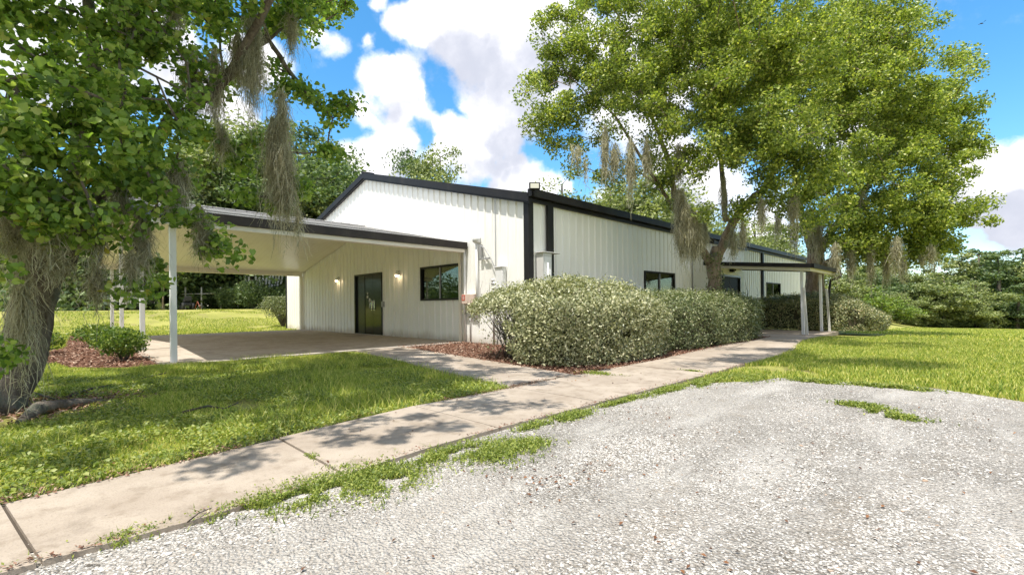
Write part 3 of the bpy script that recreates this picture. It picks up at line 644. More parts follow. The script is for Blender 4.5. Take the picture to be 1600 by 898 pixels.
# ------------------------------------------------------------------ foliage machinery
def leaf_cards(C, size, up=.5, asp=.55, fold=.25, kind='diamond', jit=.35, nrm=None):
    n = len(C); s = size*(1+jit*rng.uniform(-1, 1, n))[:, None]
    nn = rng.normal(size=(n, 3)); nn /= np.linalg.norm(nn, axis=1)[:, None]; nn[:, 2] = nn[:, 2]+up
    if nrm is not None: nn = nn+nrm
    nn /= np.linalg.norm(nn, axis=1)[:, None]+1e-9
    t = rng.normal(size=(n, 3)); t -= nn*(t*nn).sum(1)[:, None]; t /= np.linalg.norm(t, axis=1)[:, None]+1e-9
    b = np.cross(nn, t)
    if kind == 'diamond':
        prof = [(-.5, 0, 0), (0, asp*.5, fold), (.5, 0, 0), (0, -asp*.5, fold)]; faces = [(0, 1, 2), (0, 2, 3)]
    else:   # broad heart shaped leaf, folded along the midrib, drooping tip
        prof = [(-.42, 0, 0), (-.5, .26, .05), (-.12, .46, .10), (.22, .28, .03), (.55, 0, -.16), (.22, -.28, .03), (-.12, -.46, .10), (-.5, -.26, .05)]
        faces = [(0, 2, 1), (0, 3, 2), (0, 4, 3), (0, 5, 4), (0, 6, 5), (0, 7, 6)]
    V = np.stack([C+s*(a*t+c_*b+h*asp*.5*nn) if kind == 'diamond' else C+s*(a*t+c_*b+h*nn) for a, c_, h in prof], 1)
    k = len(prof); F = (np.arange(n)[:, None, None]*k+np.array(faces)[None]).reshape(-1, 3)
    return V.reshape(-1, 3), F
def blob_points(blobs, n, surf=.35):
    vol = np.array([b[3]**2.4 for b in blobs]); pick = rng.choice(len(blobs), n, p=vol/vol.sum()); B = np.array([b[:4] for b in blobs])[pick]
    d = rng.normal(size=(n, 3)); d /= np.linalg.norm(d, axis=1)[:, None]; r = rng.uniform(0, 1, n)**surf
    return B[:, :3]+d*(r*B[:, 3])[:, None]*np.array([1, 1, .85])
def skeleton(path, rad, clumps, rtip=.012, n=6, bend=.12):
    """trunk path + greedy branches to the clump centres; returns list of (points, radii)"""
    P = [Vector(p) for p in path]; nodes = [(p, r) for p, r in zip(P, rad)]; nodes = nodes[max(1, len(nodes)//2):]
    NP = [np.array(p) for p, _ in nodes]; NR = [r for _, r in nodes]; out = []
    root = np.array(P[-1]); order = np.argsort(np.linalg.norm(clumps-root, axis=1))
    for i in order:
        c = clumps[i]; A = np.array(NP); dd = np.linalg.norm(A-c, axis=1); k = int(np.argmin(dd+.25*np.maximum(0, A[:, 2]-c[2])*2))
        a = A[k]; L = dd[k]
        if L < .05: continue
        r0 = min(NR[k]*.72, .012+.028*L**1.0+.004); m = max(2, int(L/.45)+1); pts = [a]; rs = [r0]
        side = rng.normal(size=3)*bend*L*.5
        for q in range(1, m+1):
            f = q/m; p = a+(c-a)*f+side*math.sin(f*math.pi)+np.array([0, 0, .06*L*math.sin(f*math.pi)]); pts.append(p); rs.append(max(rtip, r0*(1-f)+rtip*f))
            NP.append(p); NR.append(rs[-1])
        out.append((pts, rs))
    return out
def moss_mesh(mb_list, top, length, width, n, wd=.008):
    V = []; F = []
    for _ in range(n):
        a = rng.uniform(0, 6.283); rr = width*rng.uniform(0, 1)**.6
        ox_ = np.array([math.cos(a)*rr, math.sin(a)*rr, 0]); p = np.array(top)+np.array([0, 0, rng.uniform(-.4, .12)*length])
        Ls = length*rng.uniform(.25, 1)*(1-.45*rr/max(width, 1e-3)); seg = 8; q = rng.uniform(0, 3.14); e = np.array([math.cos(q), math.sin(q), 0])*wd*.5
        drift = rng.normal(size=3)*.05; ph_ = rng.uniform(0, 6.28, 2); am_ = rng.uniform(.008, .035)*min(1.6, length); b = len(V)
        for s in range(seg+1):
            f = s/seg; wdt = (1-.6*f); x = p+np.array([0, 0, -Ls*f])+drift*f*2+rng.normal(size=3)*np.array([1, 1, .2])*.012*(s > 0)+np.array([math.sin(ph_[0]+f*7), math.cos(ph_[1]+f*6), 0])*am_*f+ox_*(.35+1.5*f-1.45*f*f)
            V += [x-e*wdt, x+e*wdt]
            if s: F.append((b+2*s-2, b+2*s-1, b+2*s+1, b+2*s))
        # little side curls
        for _k in range(6):
            f = rng.uniform(.05, .98); x = p+np.array([0, 0, -Ls*f])+ox_*(.35+1.5*f-1.45*f*f)+rng.normal(size=3)*.012; y = x+rng.normal(size=3)*(.02+.03*wd/.0075); bb = len(V); V += [x-e, x+e, y+e*.5, y-e*.5]; F.append((bb, bb+1, bb+2, bb+3))
    return np.array(V), np.array(F)
def add_moss(parent, spots, wd):
    for (top, L, wdt, n) in spots:
        top = CAM+(np.array(top)-CAM)*(.955 if L < 5 else 1)
        V, F = moss_mesh(None, top, L, wdt, n, wd); np_mesh('moss_clump', V, F, M_moss, parent)
def make_tree(name, label, cat, path, rad, blobs, ncl, nleaf, lsize, leafm, barkm, kind='diamond', spread=.42, group=None, moss=(), mwd=.008, extra_limbs=(), surf=.4, up=.5, tn=14, flare=True):
    base = path[0]; T = thing(name, tuple(base), label, cat, group)
    pts = []; rr = []
    for i in range(len(path)-1):   # subdivide and roughen the trunk
        for s in range(4):
            f = s/4; p = Vector(path[i]).lerp(Vector(path[i+1]), f)+Vector(rng.normal(size=3)*.012); r = rad[i]*(1-f)+rad[i+1]*f
            pts.append(p); rr.append(r*(1+.05*rng.normal()))
    pts.append(Vector(path[-1])); rr.append(rad[-1])
    if flare: rr[0] *= 1.45; rr[1] *= 1.12
    tk = MB().tube(pts, rr, tn); tk.build('trunk', barkm, T)
    for lp, lr in extra_limbs:
        q = []; r2 = []
        for i in range(len(lp)-1):
            for s in range(4):
                f = s/4; q.append(Vector(lp[i]).lerp(Vector(lp[i+1]), f)+Vector(rng.normal(size=3)*.02)); r2.append(lr[i]*(1-f)+lr[i+1]*f)
        q.append(Vector(lp[-1])); r2.append(lr[-1]); MB().tube(q, r2, 10).build('limb', barkm, T)
    cl = blob_points(blobs, ncl, surf)
    mb = MB(); allp = [p for p in path]; allr = list(rad)
    for lp, lr in extra_limbs: allp += list(lp)[1:]; allr += list(lr)[1:]
    for p, r in skeleton([path[0]]+allp[1:], allr, cl): mb.tube(p, r, 5, cap=False)
    mb.build('branches', barkm, T)
    pk = rng.integers(0, ncl, nleaf); g_ = rng.normal(size=(nleaf, 3)); g_ = g_/np.linalg.norm(g_, axis=1)[:, None]*(rng.uniform(0, 1, nleaf)**.45)[:, None]
    szs = rng.uniform(.6, 1.25, ncl)
    C = cl[pk]+g_*(spread*szs[pk])[:, None]*np.array([1, 1, .7])
    V, F = leaf_cards(C, lsize, up, .6, .3, kind); np_mesh('crown', V, F, leafm, T)
    add_moss(T, moss, mwd)
    return T
def shadow_blob(u, v, z, r_):     # crown part that throws its shadow on the ground at that place
    d = dirv(u, v); p = CAM+d*(-CAMH/d[2]); return (p[0]+SUN.x/SUN.z*z, p[1]+SUN.y/SUN.z*z, z, r_)
def bl(L): return [(*at(u, v, d), r) for u, v, d, r in L]

# left tree -------------------------------------------------------
lb = np.array((-6.95, -.45, -.03))
t1 = at(30, 575, 4.85); t2 = at(52, 480, 4.8); t3 = at(74, 385, 4.75); t4 = at(130, 260, 4.9)
Lblobs = bl([(40,20,4.3,.95),(150,30,4.8,.95),(230,60,5.3,.6),(60,130,4.0,.75),(160,150,4.3,.7),(230,170,5.0,.6),(60,240,3.8,.62),(150,260,4.1,.62),(230,270,4.8,.5),
  (30,340,3.9,.5),(110,350,4.1,.42),(185,370,4.4,.35),(165,420,4.5,.22),(275,330,4.9,.26),(240,400,4.8,.16),(330,375,5.0,.20),(300,340,5.0,.2),(215,440,4.8,.12),(310,30,6.0,.4),(350,95,6.2,.3),
  (335,160,6.2,.2),(330,240,6.0,.4),(300,285,5.6,.35),(365,265,6.4,.3),(420,20,6.4,.35),(480,10,6.5,.25),
  (480,120,6.6,.42),(505,180,6.7,.42),(545,195,6.8,.32),(470,190,6.6,.3),(575,205,6.9,.12),(520,110,6.6,.25),(460,250,6.4,.28),(500,240,6.6,.2),(440,310,6.2,.14),(455,345,6.1,.12),(430,130,6.5,.2),
  (10,480,4.0,.22),(10,560,4.0,.2),(0,420,3.9,.3)])
Lhi = [(-6.2,1.0,6.2,2.2),(-4.6,2.3,5.9,1.15),(-4.0,3.4,6.2,.8),(-8.2,1.2,6.2,1.7),(-8.0,-1.5,6,2),(-6,-2.5,6,2),(-5.2,.6,5.6,1.3),(-4.3,.8,5.6,1.0),(-7.6,2.4,6.4,1.3),(-9.4,.2,5.4,1.3)]
lim = [([t2, at(140,330,4.6), at(230,230,5.2), at(350,120,6.0), at(440,45,6.4)], [.09,.065,.042,.028,.018]),
       ([at(300,175,5.6), at(420,60,6.3), at(460,120,6.5), at(520,185,6.7)], [.05,.035,.028,.015]),
       ([t2, at(40,300,4.4), at(20,120,4.4)], [.08,.055,.035]),
       ([at(350,120,6.0), (-5.4,2.0,5.0), (-4.3,2.9,6.2)], [.05,.04,.02])]
Lmoss = [(at(95,290,4.35),.55,.12,170),(at(75,310,4.2),.6,.09,160),(at(34,400,4.4),1.25,.07,230),(at(60,330,4.5),.5,.15,110),(at(120,330,4.5),.4,.16,130),(at(150,330,4.6),.55,.13,200),(at(190,290,4.8),.5,.12,170),
 (at(222,330,4.9),.68,.085,240),(at(280,255,5.2),.65,.13,220),(at(318,350,5.2),.42,.07,170),(at(265,270,5.1),.5,.1,130),(at(205,400,4.7),.3,.06,100),(at(90,400,4.5),.3,.15,90),
 (at(150,420,4.6),.4,.1,120),(at(20,250,4.2),.5,.16,200),(at(60,180,4.3),.35,.12,120),(at(395,20,6.2),1.5,.13,420),(at(372,60,6.2),.75,.08,180),(at(440,150,6.3),.9,.10,240),(at(428,200,6.3),1.3,.12,420),(at(445,240,6.2),1.05,.14,420),(at(335,90,6.1),1.0,.11,260),(at(300,85,6.0),.95,.14,260),(at(345,200,6.2),.5,.08,120),(at(455,20,6.4),.7,.05,120),(at(270,0,5.6),.5,.14,160),(at(200,0,5.2),.45,.14,140),(at(315,330,5.3),.5,.05,90),(at(465,330,6.2),.45,.04,50),(at(20,330,4.2),.5,.14,200)]
Lsmall = bl([(330,378,5.0,.17),(350,395,5.0,.14),(300,350,5.0,.2),(245,400,4.8,.16),(215,445,4.8,.12),(225,360,4.9,.16),(165,425,4.5,.2),(130,440,4.5,.16),(190,455,4.6,.12),(285,385,4.9,.14),(60,440,4.3,.14),(455,345,6.1,.12),(445,318,6.1,.15),(470,280,6.2,.18),
  (575,205,6.9,.13),(590,200,6.9,.07),(560,230,6.8,.08),(520,235,6.7,.14),(415,250,6.2,.2),(400,225,6.2,.2),(380,300,5.9,.12),(440,30,6.4,.16),(455,10,6.4,.14),(500,120,6.6,.18),(545,160,6.8,.16),(470,60,6.5,.1)])
Lhi += [(-7.2,1.8,6.6,1.4),(-5.6,2.0,6.8,1.2),(-8.6,2.6,6.6,1.3),(-6.4,.2,7.2,1.6),(-5.0,1.2,6.6,1.0)]
Lhi += [shadow_blob(*a) for a in ((420,705,5.2,.35),(350,720,5.2,.2),(730,665,5.5,.3),(800,655,5.6,.2),(640,690,5.4,.3),(840,600,5.8,.4),(720,620,5.8,.5),(470,712,5.2,.25),(540,688,5.3,.45),(600,668,5.4,.4),(500,665,5.2,.4),(690,655,5.6,.35),(760,640,5.6,.35),(830,632,5.6,.25),(870,628,5.7,.15),(620,715,5.2,.2),(700,600,6,.5),(640,575,6,.6),(750,590,6,.4),(800,580,6,.3),(680,560,6.3,.5),(400,600,6,1.2),(300,640,5.6,1.0),(250,600,6,1.2),(430,640,5.6,.8),(200,690,5.2,.7),(560,620,5.6,.7),(480,590,6,.9),(220,735,5,.3),(150,720,5,.4))]
LT = make_tree('broadleaf_tree', 'large moss-hung broadleaf tree on the lawn left of the carport', 'tree', [lb, t1, t2, t3, t4, at(150,80,5.2), at(120,-120,5.4)], [.235,.205,.18,.13,.09,.06,.04],
    Lblobs*3+Lsmall*8+Lhi*2, 980, 108000, .060, M_leafL, M_barkL, 'heart', .24, None, Lmoss, .0075, lim, .45, .55)
MB().tube([at(30,700,4.1)*[1,1,0]+[0,0,.02], at(60,655,4.5)*[1,1,0]+[0,0,.06], at(120,640,4.9)*[1,1,0]+[0,0,.03], at(190,628,5.2)*[1,1,0]+[0,0,-.02]], [.03,.07,.05,.02], 8).build('root', M_barkL, LT)

# right tree one ---------------------------------------------------
rb = np.array((-5.55, 13.75, 0)); j1 = at(1115,418,13.6); j0 = at(1116,455,13.6)
R1b = bl([(850,95,13,.75),(885,60,13,.8),(840,140,12.8,.6),(880,130,13,1.0),(860,190,13,.75),(905,200,13,1.0),(895,235,13,.6),(950,45,13.5,1.4),(955,130,13,1.5),(975,215,12.8,1.2),(1010,270,12.8,.75),(960,255,12.8,.6),
  (1040,60,13,2.0),(1050,170,12.6,1.6),(1060,260,12.6,.9),(1130,60,12.6,2.0),(1140,180,12,1.6),(1120,270,12.4,.9),(1200,100,11.8,1.6),(1210,200,11.6,1.3),(1190,290,12,.9),(1250,290,12,.8),(1250,230,11.5,1.0),(1090,330,12.8,.45),(1060,320,13.2,.4),
  (1240,60,12,1.6),(1100,245,13,.9),(1180,235,12.4,1.0),(1160,215,13,1.1),(1225,265,12.2,.9),(1290,300,12.6,.8),(1240,350,13,.45),(1290,350,13.2,.6),(1140,315,13,.35),(840,190,13,.5),(860,60,13.2,.6),(930,15,13.5,.9),(1050,-90,14,2.4),(1160,-90,13,2.4),(960,-40,13.6,1.4),(1050,80,15.6,2.0),(1150,40,16,2.2),(1150,160,15,1.7),(980,120,15,1.4),(1250,330,12.3,.5)])
R1b0 = list(R1b)
R1b += 2*[shadow_blob(*a) for a in ((1290,562,8.5,1.0),(1360,566,8.5,.9),(1430,572,8.5,.7),(1220,562,8.5,1.0),(1300,536,9,1.1),(1380,539,9,1.0),(1450,543,9,.7),(1250,570,8.5,.8),(1150,565,8,.8),(1200,548,8,.9),(1110,572,8,.4),(1240,590,8.5,.3))]
R1l = [([j1, at(1082,370,13.6), at(1056,320,13.4), at(1050,270,13.3), at(1030,210,13.2), at(1000,140,13)], [.13,.10,.085,.075,.055,.03]),
       ([j1, at(1135,370,13.6), at(1160,325,13.4), at(1200,290,12.8), at(1230,220,12.2)], [.15,.13,.11,.08,.04]),
       ([at(1135,345,13.5), at(1130,300,13.5), at(1125,220,13.2), at(1160,120,13)], [.09,.07,.06,.04]),
       ([at(1055,330,13.5), at(1030,290,13.2), at(960,180,13), at(890,120,13)], [.04,.05,.03,.015])]
R1m = [(at(1068,325,13.3),1.45,.30,900),(at(1085,340,13.3),1.2,.24,600),(at(1062,300,13.3),.8,.2,250),(at(1100,350,13.6),.8,.12,150),(at(945,205,12.9),1.5,.12,150),(at(985,225,12.8),1.7,.12,170),(at(1010,220,12.8),1.2,.12,130),(at(960,230,12.9),1.0,.2,120),
  (at(1060,230,13.2),1.2,.15,140),(at(1190,315,12.4),.9,.1,90),(at(1160,350,12.8),.8,.1,90),(at(900,230,12.9),.7,.2,50),(at(915,240,12.9),.9,.05,20),(at(1240,310,12.4),1.0,.15,100),(at(1130,280,13.2),1.3,.1,80),(at(1145,360,13.4),.9,.1,130)]
T1 = make_tree('broadleaf_tree', 'nearer of two big yellow-green trees, rising behind the long hedge left of the canopy', 'tree', [rb, j0, j1, at(1118,385,13.6)], [.29,.21,.19,.09], R1b0*2+R1b, 860, 240000, .082, M_leafR, M_barkR, 'diamond', .42,
    'moss-hung shade trees beside the building', R1m, .014, R1l, .5, .45)
n = 1300; a = rng.uniform(0, 6.283, n); zz = rng.uniform(1.0, 2.5, n); rr_ = .24+rng.uniform(0, .12, n)
V, F = leaf_cards(np.stack([-5.52+rr_*np.cos(a)-.05, 13.72+rr_*np.sin(a), zz], 1)[(np.sin(a*1.0+2.2)+rng.uniform(-.5, .5, n)) > .6], .07, .2, .6, .3); np_mesh('climbing_vine', V, F, M_leafH2, T1)
# right tree two ----------------------------------------------------
k0 = at(1272,470,19.6); k1 = at(1275,400,19.6)
R2b = bl([(1300,60,18.5,2.5),(1370,70,18.5,1.9),(1290,170,18,2.4),(1380,150,17.5,2.3),(1450,130,17.8,1.5),(1495,170,17.8,1.15),(1440,210,17.5,1.9),(1500,225,17.8,.9),(1360,260,17,2.0),(1280,280,17,1.5),(1440,290,17.2,1.9),(1495,310,17.4,1.15),(1515,340,17.5,.65),
  (1380,350,17.2,1.4),(1440,370,17.3,1.2),(1320,350,17.6,1.2),(1290,370,18,.9),(1480,375,17.4,.7),(1350,395,17.8,.7),(1420,405,17.6,.45),(1490,95,18.2,.7),(1520,180,17.8,.5),(1220,110,19,2.0),(1330,20,19,1.6),(1400,60,19,1.3),(1330,150,21,2.5),(1420,230,20.5,2.2),(1250,350,18.5,.8),(1450,385,17.2,1.0),(1380,395,17.2,.9),(1330,380,17.4,1.0),(1500,365,17.4,.8),(1470,340,17,1.2),(1400,330,17,1.5)])
R2l = [([k1, at(1300,360,19.3), at(1350,300,18.6), at(1400,230,18)], [.22,.15,.10,.05]), ([k1, at(1250,330,19.2), at(1240,240,19)], [.2,.14,.06]),
       ([at(1285,415,19.4), at(1318,400,18.6), at(1360,360,17.8), at(1430,330,17.4)], [.16,.12,.08,.04])]
R2m = [(at(u,v,d),L,wd_,n) for u,v,d,L,wd_,n in ((1305,385,17.2,1.2,.2,140),(1400,375,16.8,1.3,.2,120),(1455,385,17,.9,.15,70),(1262,330,18.4,1.6,.3,150),(1280,350,18.4,1.7,.3,170),(1240,350,18,1.2,.2,90),(1360,390,17.5,1.5,.15,110),(1385,400,17.6,1.3,.15,100),(1330,395,17.8,1.2,.2,110),(1410,395,17.5,1.2,.15,80),(1215,330,18.2,1.2,.15,70),(1300,400,18.4,.8,.2,90),(1440,400,17.5,.6,.1,40),(1345,300,17.8,1.2,.2,60))]
make_tree('broadleaf_tree', 'farther of two big yellow-green trees, its dark trunk behind the canopy posts', 'tree', [np.array((k0[0], k0[1], -.1)), k0, k1, at(1272,340,19.8)], [.42,.38,.30,.14], R2b, 700, 190000, .104, M_leafR, M_barkR, 'diamond', .52,
    'moss-hung shade trees beside the building', R2m, .017, R2l, .5, .45)

# ------------------------------------------------------------------ hedges
def hedge(name, label, x0, x1, y0, y1, topf, n, ls, lm, low=0.0, thin=None, coreinset=.2, gaps=None, corex=-99., extra=0, group='clipped hedges along the building', seed=1):
    T = thing(name, ((x0+x1)/2, (y0+y1)/2, 0), label, 'hedge', group)
    cx, cy, hx, hy = (x0+x1)/2, (y0+y1)/2, (x1-x0)/2, (y1-y0)/2
    def hm(x, y):
        a = np.abs((x-cx)/hx); b = np.abs((y-cy)/hy)
        return topf(x, y)
    def prof(h, f):      # outline grows out a bit at mid height, rounds at the top
        return 1-.07*(1-f)**2-.24*np.clip((f-.76)/.24, 0, 1)**2.2
    m = n*3; side = rng.uniform(0, 1, m)
    ang = rng.uniform(0, 2*np.pi, m); f = rng.uniform(0.03, 1, m)
    # superellipse footprint
    e = 3.2; ca, sa = np.cos(ang), np.sin(ang); rr = (np.abs(ca)**e+np.abs(sa)**e)**(-1/e)
    dep = rng.uniform(0, 1, m)**1.7*.20
    Xs = cx+hx*ca*rr*prof(0, f); Ys = cy+hy*sa*rr*prof(0, f)
    H = topf(Xs, Ys); 
    # top surface points
    tops = rng.uniform(0, 1, m) < .38
    q = rng.uniform(0, 1, m)**.5
    tx = cx+hx*ca*rr*q*.9; ty = cy+hy*sa*rr*q*.9; tz = topf(tx, ty)*(1-.22*np.clip((q-.6)/.4, 0, 1)**2.0)
    X = np.where(tops, tx, Xs); Y = np.where(tops, ty, Ys); Z = np.where(tops, tz, H*(low+(1-low)*f)*.93)
    lump = np.array([mnoise.noise((x*1.6+seed, y*1.6, z*1.6)) for x, y, z in zip(X, Y, Z)])+.5*np.array([mnoise.noise((x*5+seed, y*5, z*5)) for x, y, z in zip(X, Y, Z)])
    inw = dep-.085*lump-.05*rng.uniform(0, 1, m)**6*3
    nx = np.where(tops, 0, ca*rr/hx); ny = np.where(tops, 0, sa*rr/hy); nl = np.hypot(nx, ny)+1e-6; nx, ny = nx/nl, ny/nl; nz = np.where(tops, 1., 0)
    X = X-np.where(tops, 0, nx*inw); Y = Y-np.where(tops, 0, ny*inw); Z = Z-np.where(tops, inw, 0)
    C = np.stack([X, Y, Z], 1); keep = np.ones(m, bool)
    if gaps is not None: keep &= rng.uniform(0, 1, m) < gaps(C)
    keep &= lump > -.56+rng.uniform(0, .35, m)
    C = C[keep][:n]; NN = np.stack([nx, ny, nz], 1)[keep][:n]
    V, F = leaf_cards(C, ls, .25, .5, .3, 'diamond', .35, NN*.9); np_mesh('foliage', V, F, lm, T)
    # inner twigs: stems fanning up from the base line
    mb = MB(); ns = int(26*hx*hy)+40
    for i in range(ns):
        a = rng.uniform(0, 6.283); r = rng.uniform(.3, .93); bx, by = cx+hx*.6*r*math.cos(a), cy+hy*.8*r*math.sin(a); ex, ey = cx+hx*.97*r*math.cos(a), cy+hy*.97*r*math.sin(a)
        hh = float(topf(np.array(ex), np.array(ey)))*rng.uniform(.6, .95); mid = ((bx+ex)/2+rng.normal()*.05, (by+ey)/2+rng.normal()*.05, hh*.5)
        mb.tube([(bx, by, 0), mid, (ex, ey, hh)], [.014, .009, .004], 4, cap=False)
        for k in range(3): mb.tube([mid, (mid[0]+rng.normal()*.25, mid[1]+rng.normal()*.25, mid[2]+rng.uniform(.05, .4)*hh)], [.006, .003], 4, cap=False)
    for i in range(extra):     # bare lower stems at the open end
        bx, by = rng.uniform(-6.7, -5.5), rng.uniform(6.0, 7.4); ex, ey = bx+rng.normal()*.45, by+rng.normal()*.45; ex = max(ex, x0+.1); ey = max(ey, y0+.1); hh = rng.uniform(.7, 1.2)
        mid = ((bx*.6+ex*.4), (by*.6+ey*.4), hh*.45); mb.tube([(bx, by, 0), mid, (ex, ey, hh)], [.016, .010, .004], 4, cap=False)
        for k in range(4): mb.tube([mid, (mid[0]+rng.normal()*.22, mid[1]+rng.normal()*.22, mid[2]+rng.uniform(.1, .5)*hh)], [.007, .003], 4, cap=False)
    for i in range(int(hx*hy*9)+6):
        sx_ = cx+hx*rng.uniform(-.9, .9); sy_ = cy+hy*rng.uniform(-.9, .9); tz_ = float(topf(np.array(sx_), np.array(sy_)))
        mb.tube([(sx_, sy_, tz_-.25), (sx_+rng.normal()*.03, sy_+rng.normal()*.03, tz_), (sx_+rng.normal()*.06, sy_+rng.normal()*.06, tz_+rng.uniform(.05, .2))], [.005, .004, .002], 4, cap=False)
    mb.build('stems', M_twig, T)
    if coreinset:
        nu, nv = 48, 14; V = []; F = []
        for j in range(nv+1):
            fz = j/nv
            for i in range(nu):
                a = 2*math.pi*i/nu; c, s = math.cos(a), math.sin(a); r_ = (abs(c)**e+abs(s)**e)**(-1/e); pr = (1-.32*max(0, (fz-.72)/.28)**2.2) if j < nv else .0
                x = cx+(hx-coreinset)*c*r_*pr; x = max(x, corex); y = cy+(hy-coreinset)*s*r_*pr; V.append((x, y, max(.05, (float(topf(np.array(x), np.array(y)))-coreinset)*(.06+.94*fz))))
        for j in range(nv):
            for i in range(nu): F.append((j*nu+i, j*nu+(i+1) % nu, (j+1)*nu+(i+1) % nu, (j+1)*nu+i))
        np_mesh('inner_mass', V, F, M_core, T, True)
    return T
def wave(x, y, a=.05, k=1.3): return a*np.sin(x*k+y*k*.7)+a*.6*np.sin(y*k*2.3+x)
def top1(x, y): return 1.42-.08*np.clip((x+5.6)/1.4, 0, 1)**2-.32*np.clip((y-7.3)/1.9, 0, 1)**1.5-.16*np.clip((-6.6-x)/1.0, 0, 1)-.06*np.clip((6.3-y)/1., 0, 1)+wave(x, y, .025)
def gap1(C):
    x, y, z = C.T; lowleft = ss(-6.0, -6.7, -(-x)) if False else ss(0, 1, (-5.55-x)/.5)*ss(0, 1, (1.06-z)/.28)
    return 1-.93*lowleft-.5*ss(0, 1, (-5.3-x)/.5)*ss(0, 1, (.75-z)/.3)*(y < 6.3)
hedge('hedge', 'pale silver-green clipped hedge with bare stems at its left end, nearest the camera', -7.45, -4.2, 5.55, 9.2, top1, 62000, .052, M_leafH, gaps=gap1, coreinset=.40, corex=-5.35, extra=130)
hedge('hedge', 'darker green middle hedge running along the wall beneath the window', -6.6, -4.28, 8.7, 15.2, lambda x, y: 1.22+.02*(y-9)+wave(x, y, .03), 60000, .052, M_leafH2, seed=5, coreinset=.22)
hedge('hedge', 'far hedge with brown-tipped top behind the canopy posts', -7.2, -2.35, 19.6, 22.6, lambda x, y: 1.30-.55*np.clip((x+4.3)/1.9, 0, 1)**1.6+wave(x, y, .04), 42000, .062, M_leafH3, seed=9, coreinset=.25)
# long shoots above the hedges
mb = MB()
shoots = [((-6.3, 12.6), .75, .1), ((-6.3, 12.9), .6, -.05), ((-6.2, 10.1), .45, .15), ((-6.4, 15.0), .6, .2), ((-6.0, 15.1), .5, -.2)]
for (x, y), h_, l_ in shoots:
    mb.tube([(x, y, 1.1), (x+l_*.3, y+l_*.3, 1.1+h_*.6), (x+l_, y+l_, 1.1+h_)], [.008, .006, .003], 4, cap=False)
for i in range(16):
    x = rng.uniform(-6.4, -5.2); y = rng.uniform(15.2, 16.0); h_ = rng.uniform(.3, .8); a = rng.uniform(-.3, .3)
    mb.tube([(x, y, .9), (x+a*.3, y+a*.2, .9+h_*.7), (x+a, y+a, .95+h_)], [.009, .006, .003], 4, cap=False)
tag(mb.build('bare_shoots', M_twig), 'thin bare shoots standing up behind the middle hedge', 'shoots', kind='stuff')

def shrub(name, label, c, rx, rz0, n, ls, lm, group=None, stems=7, zc=.6, cat='shrub', flat=1.):
    x, y = c; z = float(hz(x, y)); T = thing(name, (x, y, z), label, cat, group)
    d = rng.normal(size=(n, 3)); d /= np.linalg.norm(d, axis=1)[:, None]; r = rng.uniform(0, 1, n)**.4
    k = np.array([mnoise.noise(tuple(q*2.2+np.array([x, y, 0]))) for q in d])
    C = np.array([x, y, z+rz0*zc])+d*(r*(1+.35*k))[:, None]*np.array([rx, rx, rz0*.45]); C[:, 2] = np.maximum(C[:, 2], z+.02)
    if flat < 1: C[:, 2] = np.minimum(C[:, 2], z+rz0*flat+rng.uniform(-.03, .03, n))
    V, F = leaf_cards(C, ls, .4, .45, .3); np_mesh('foliage', V, F, lm, T)
    mb = MB()
    for i in range(stems):
        a = 6.283*i/stems+rng.uniform(-.3, .3); q = rng.uniform(.4, .8)
        mb.tube([(x+.03*math.cos(a), y+.03*math.sin(a), z-.02), (x+rx*.35*q*math.cos(a), y+rx*.35*q*math.sin(a), z+rz0*.3), (x+rx*q*math.cos(a), y+rx*q*math.sin(a), z+rz0*.75)], [.018*rz0+.004, .012*rz0+.003, .004], 5, cap=False)
    mb.build('stems', M_twig, T); return T
sg = 'low shrubs in the mulch bed'
shrub('shrub', 'largest low shrub in the mulch bed, beside the nearest carport post', (-11.9, 1.05), .42, .62, 2300, .065, M_leafS, sg)
shrub('shrub', 'low shrub just behind the largest one in the mulch bed', (-14.3, 1.05), .5, .6, 1900, .07, M_leafS, sg)
shrub('shrub', 'low shrub farthest along the post line of the mulch bed', (-17.2, 1.0), .62, .6, 1800, .08, M_leafS, sg)
shrub('shrub', 'wide low shrub at the left edge of the mulch bed near the big trunk', (-14.9, -.35), .62, .58, 2200, .075, M_leafS, sg)
shrub('shrub', 'low shrub between the big trunk and its wide neighbour', (-15.6, -1.5), .6, .6, 1900, .08, M_leafS, sg)
shrub('clipped_shrub', 'flat-topped clipped shrub with bare lower stems beyond the carport', (-26.9, 9.1), 1.15, 1.75, 9000, .075, M_leafH2, stems=22, zc=.72, flat=.93)

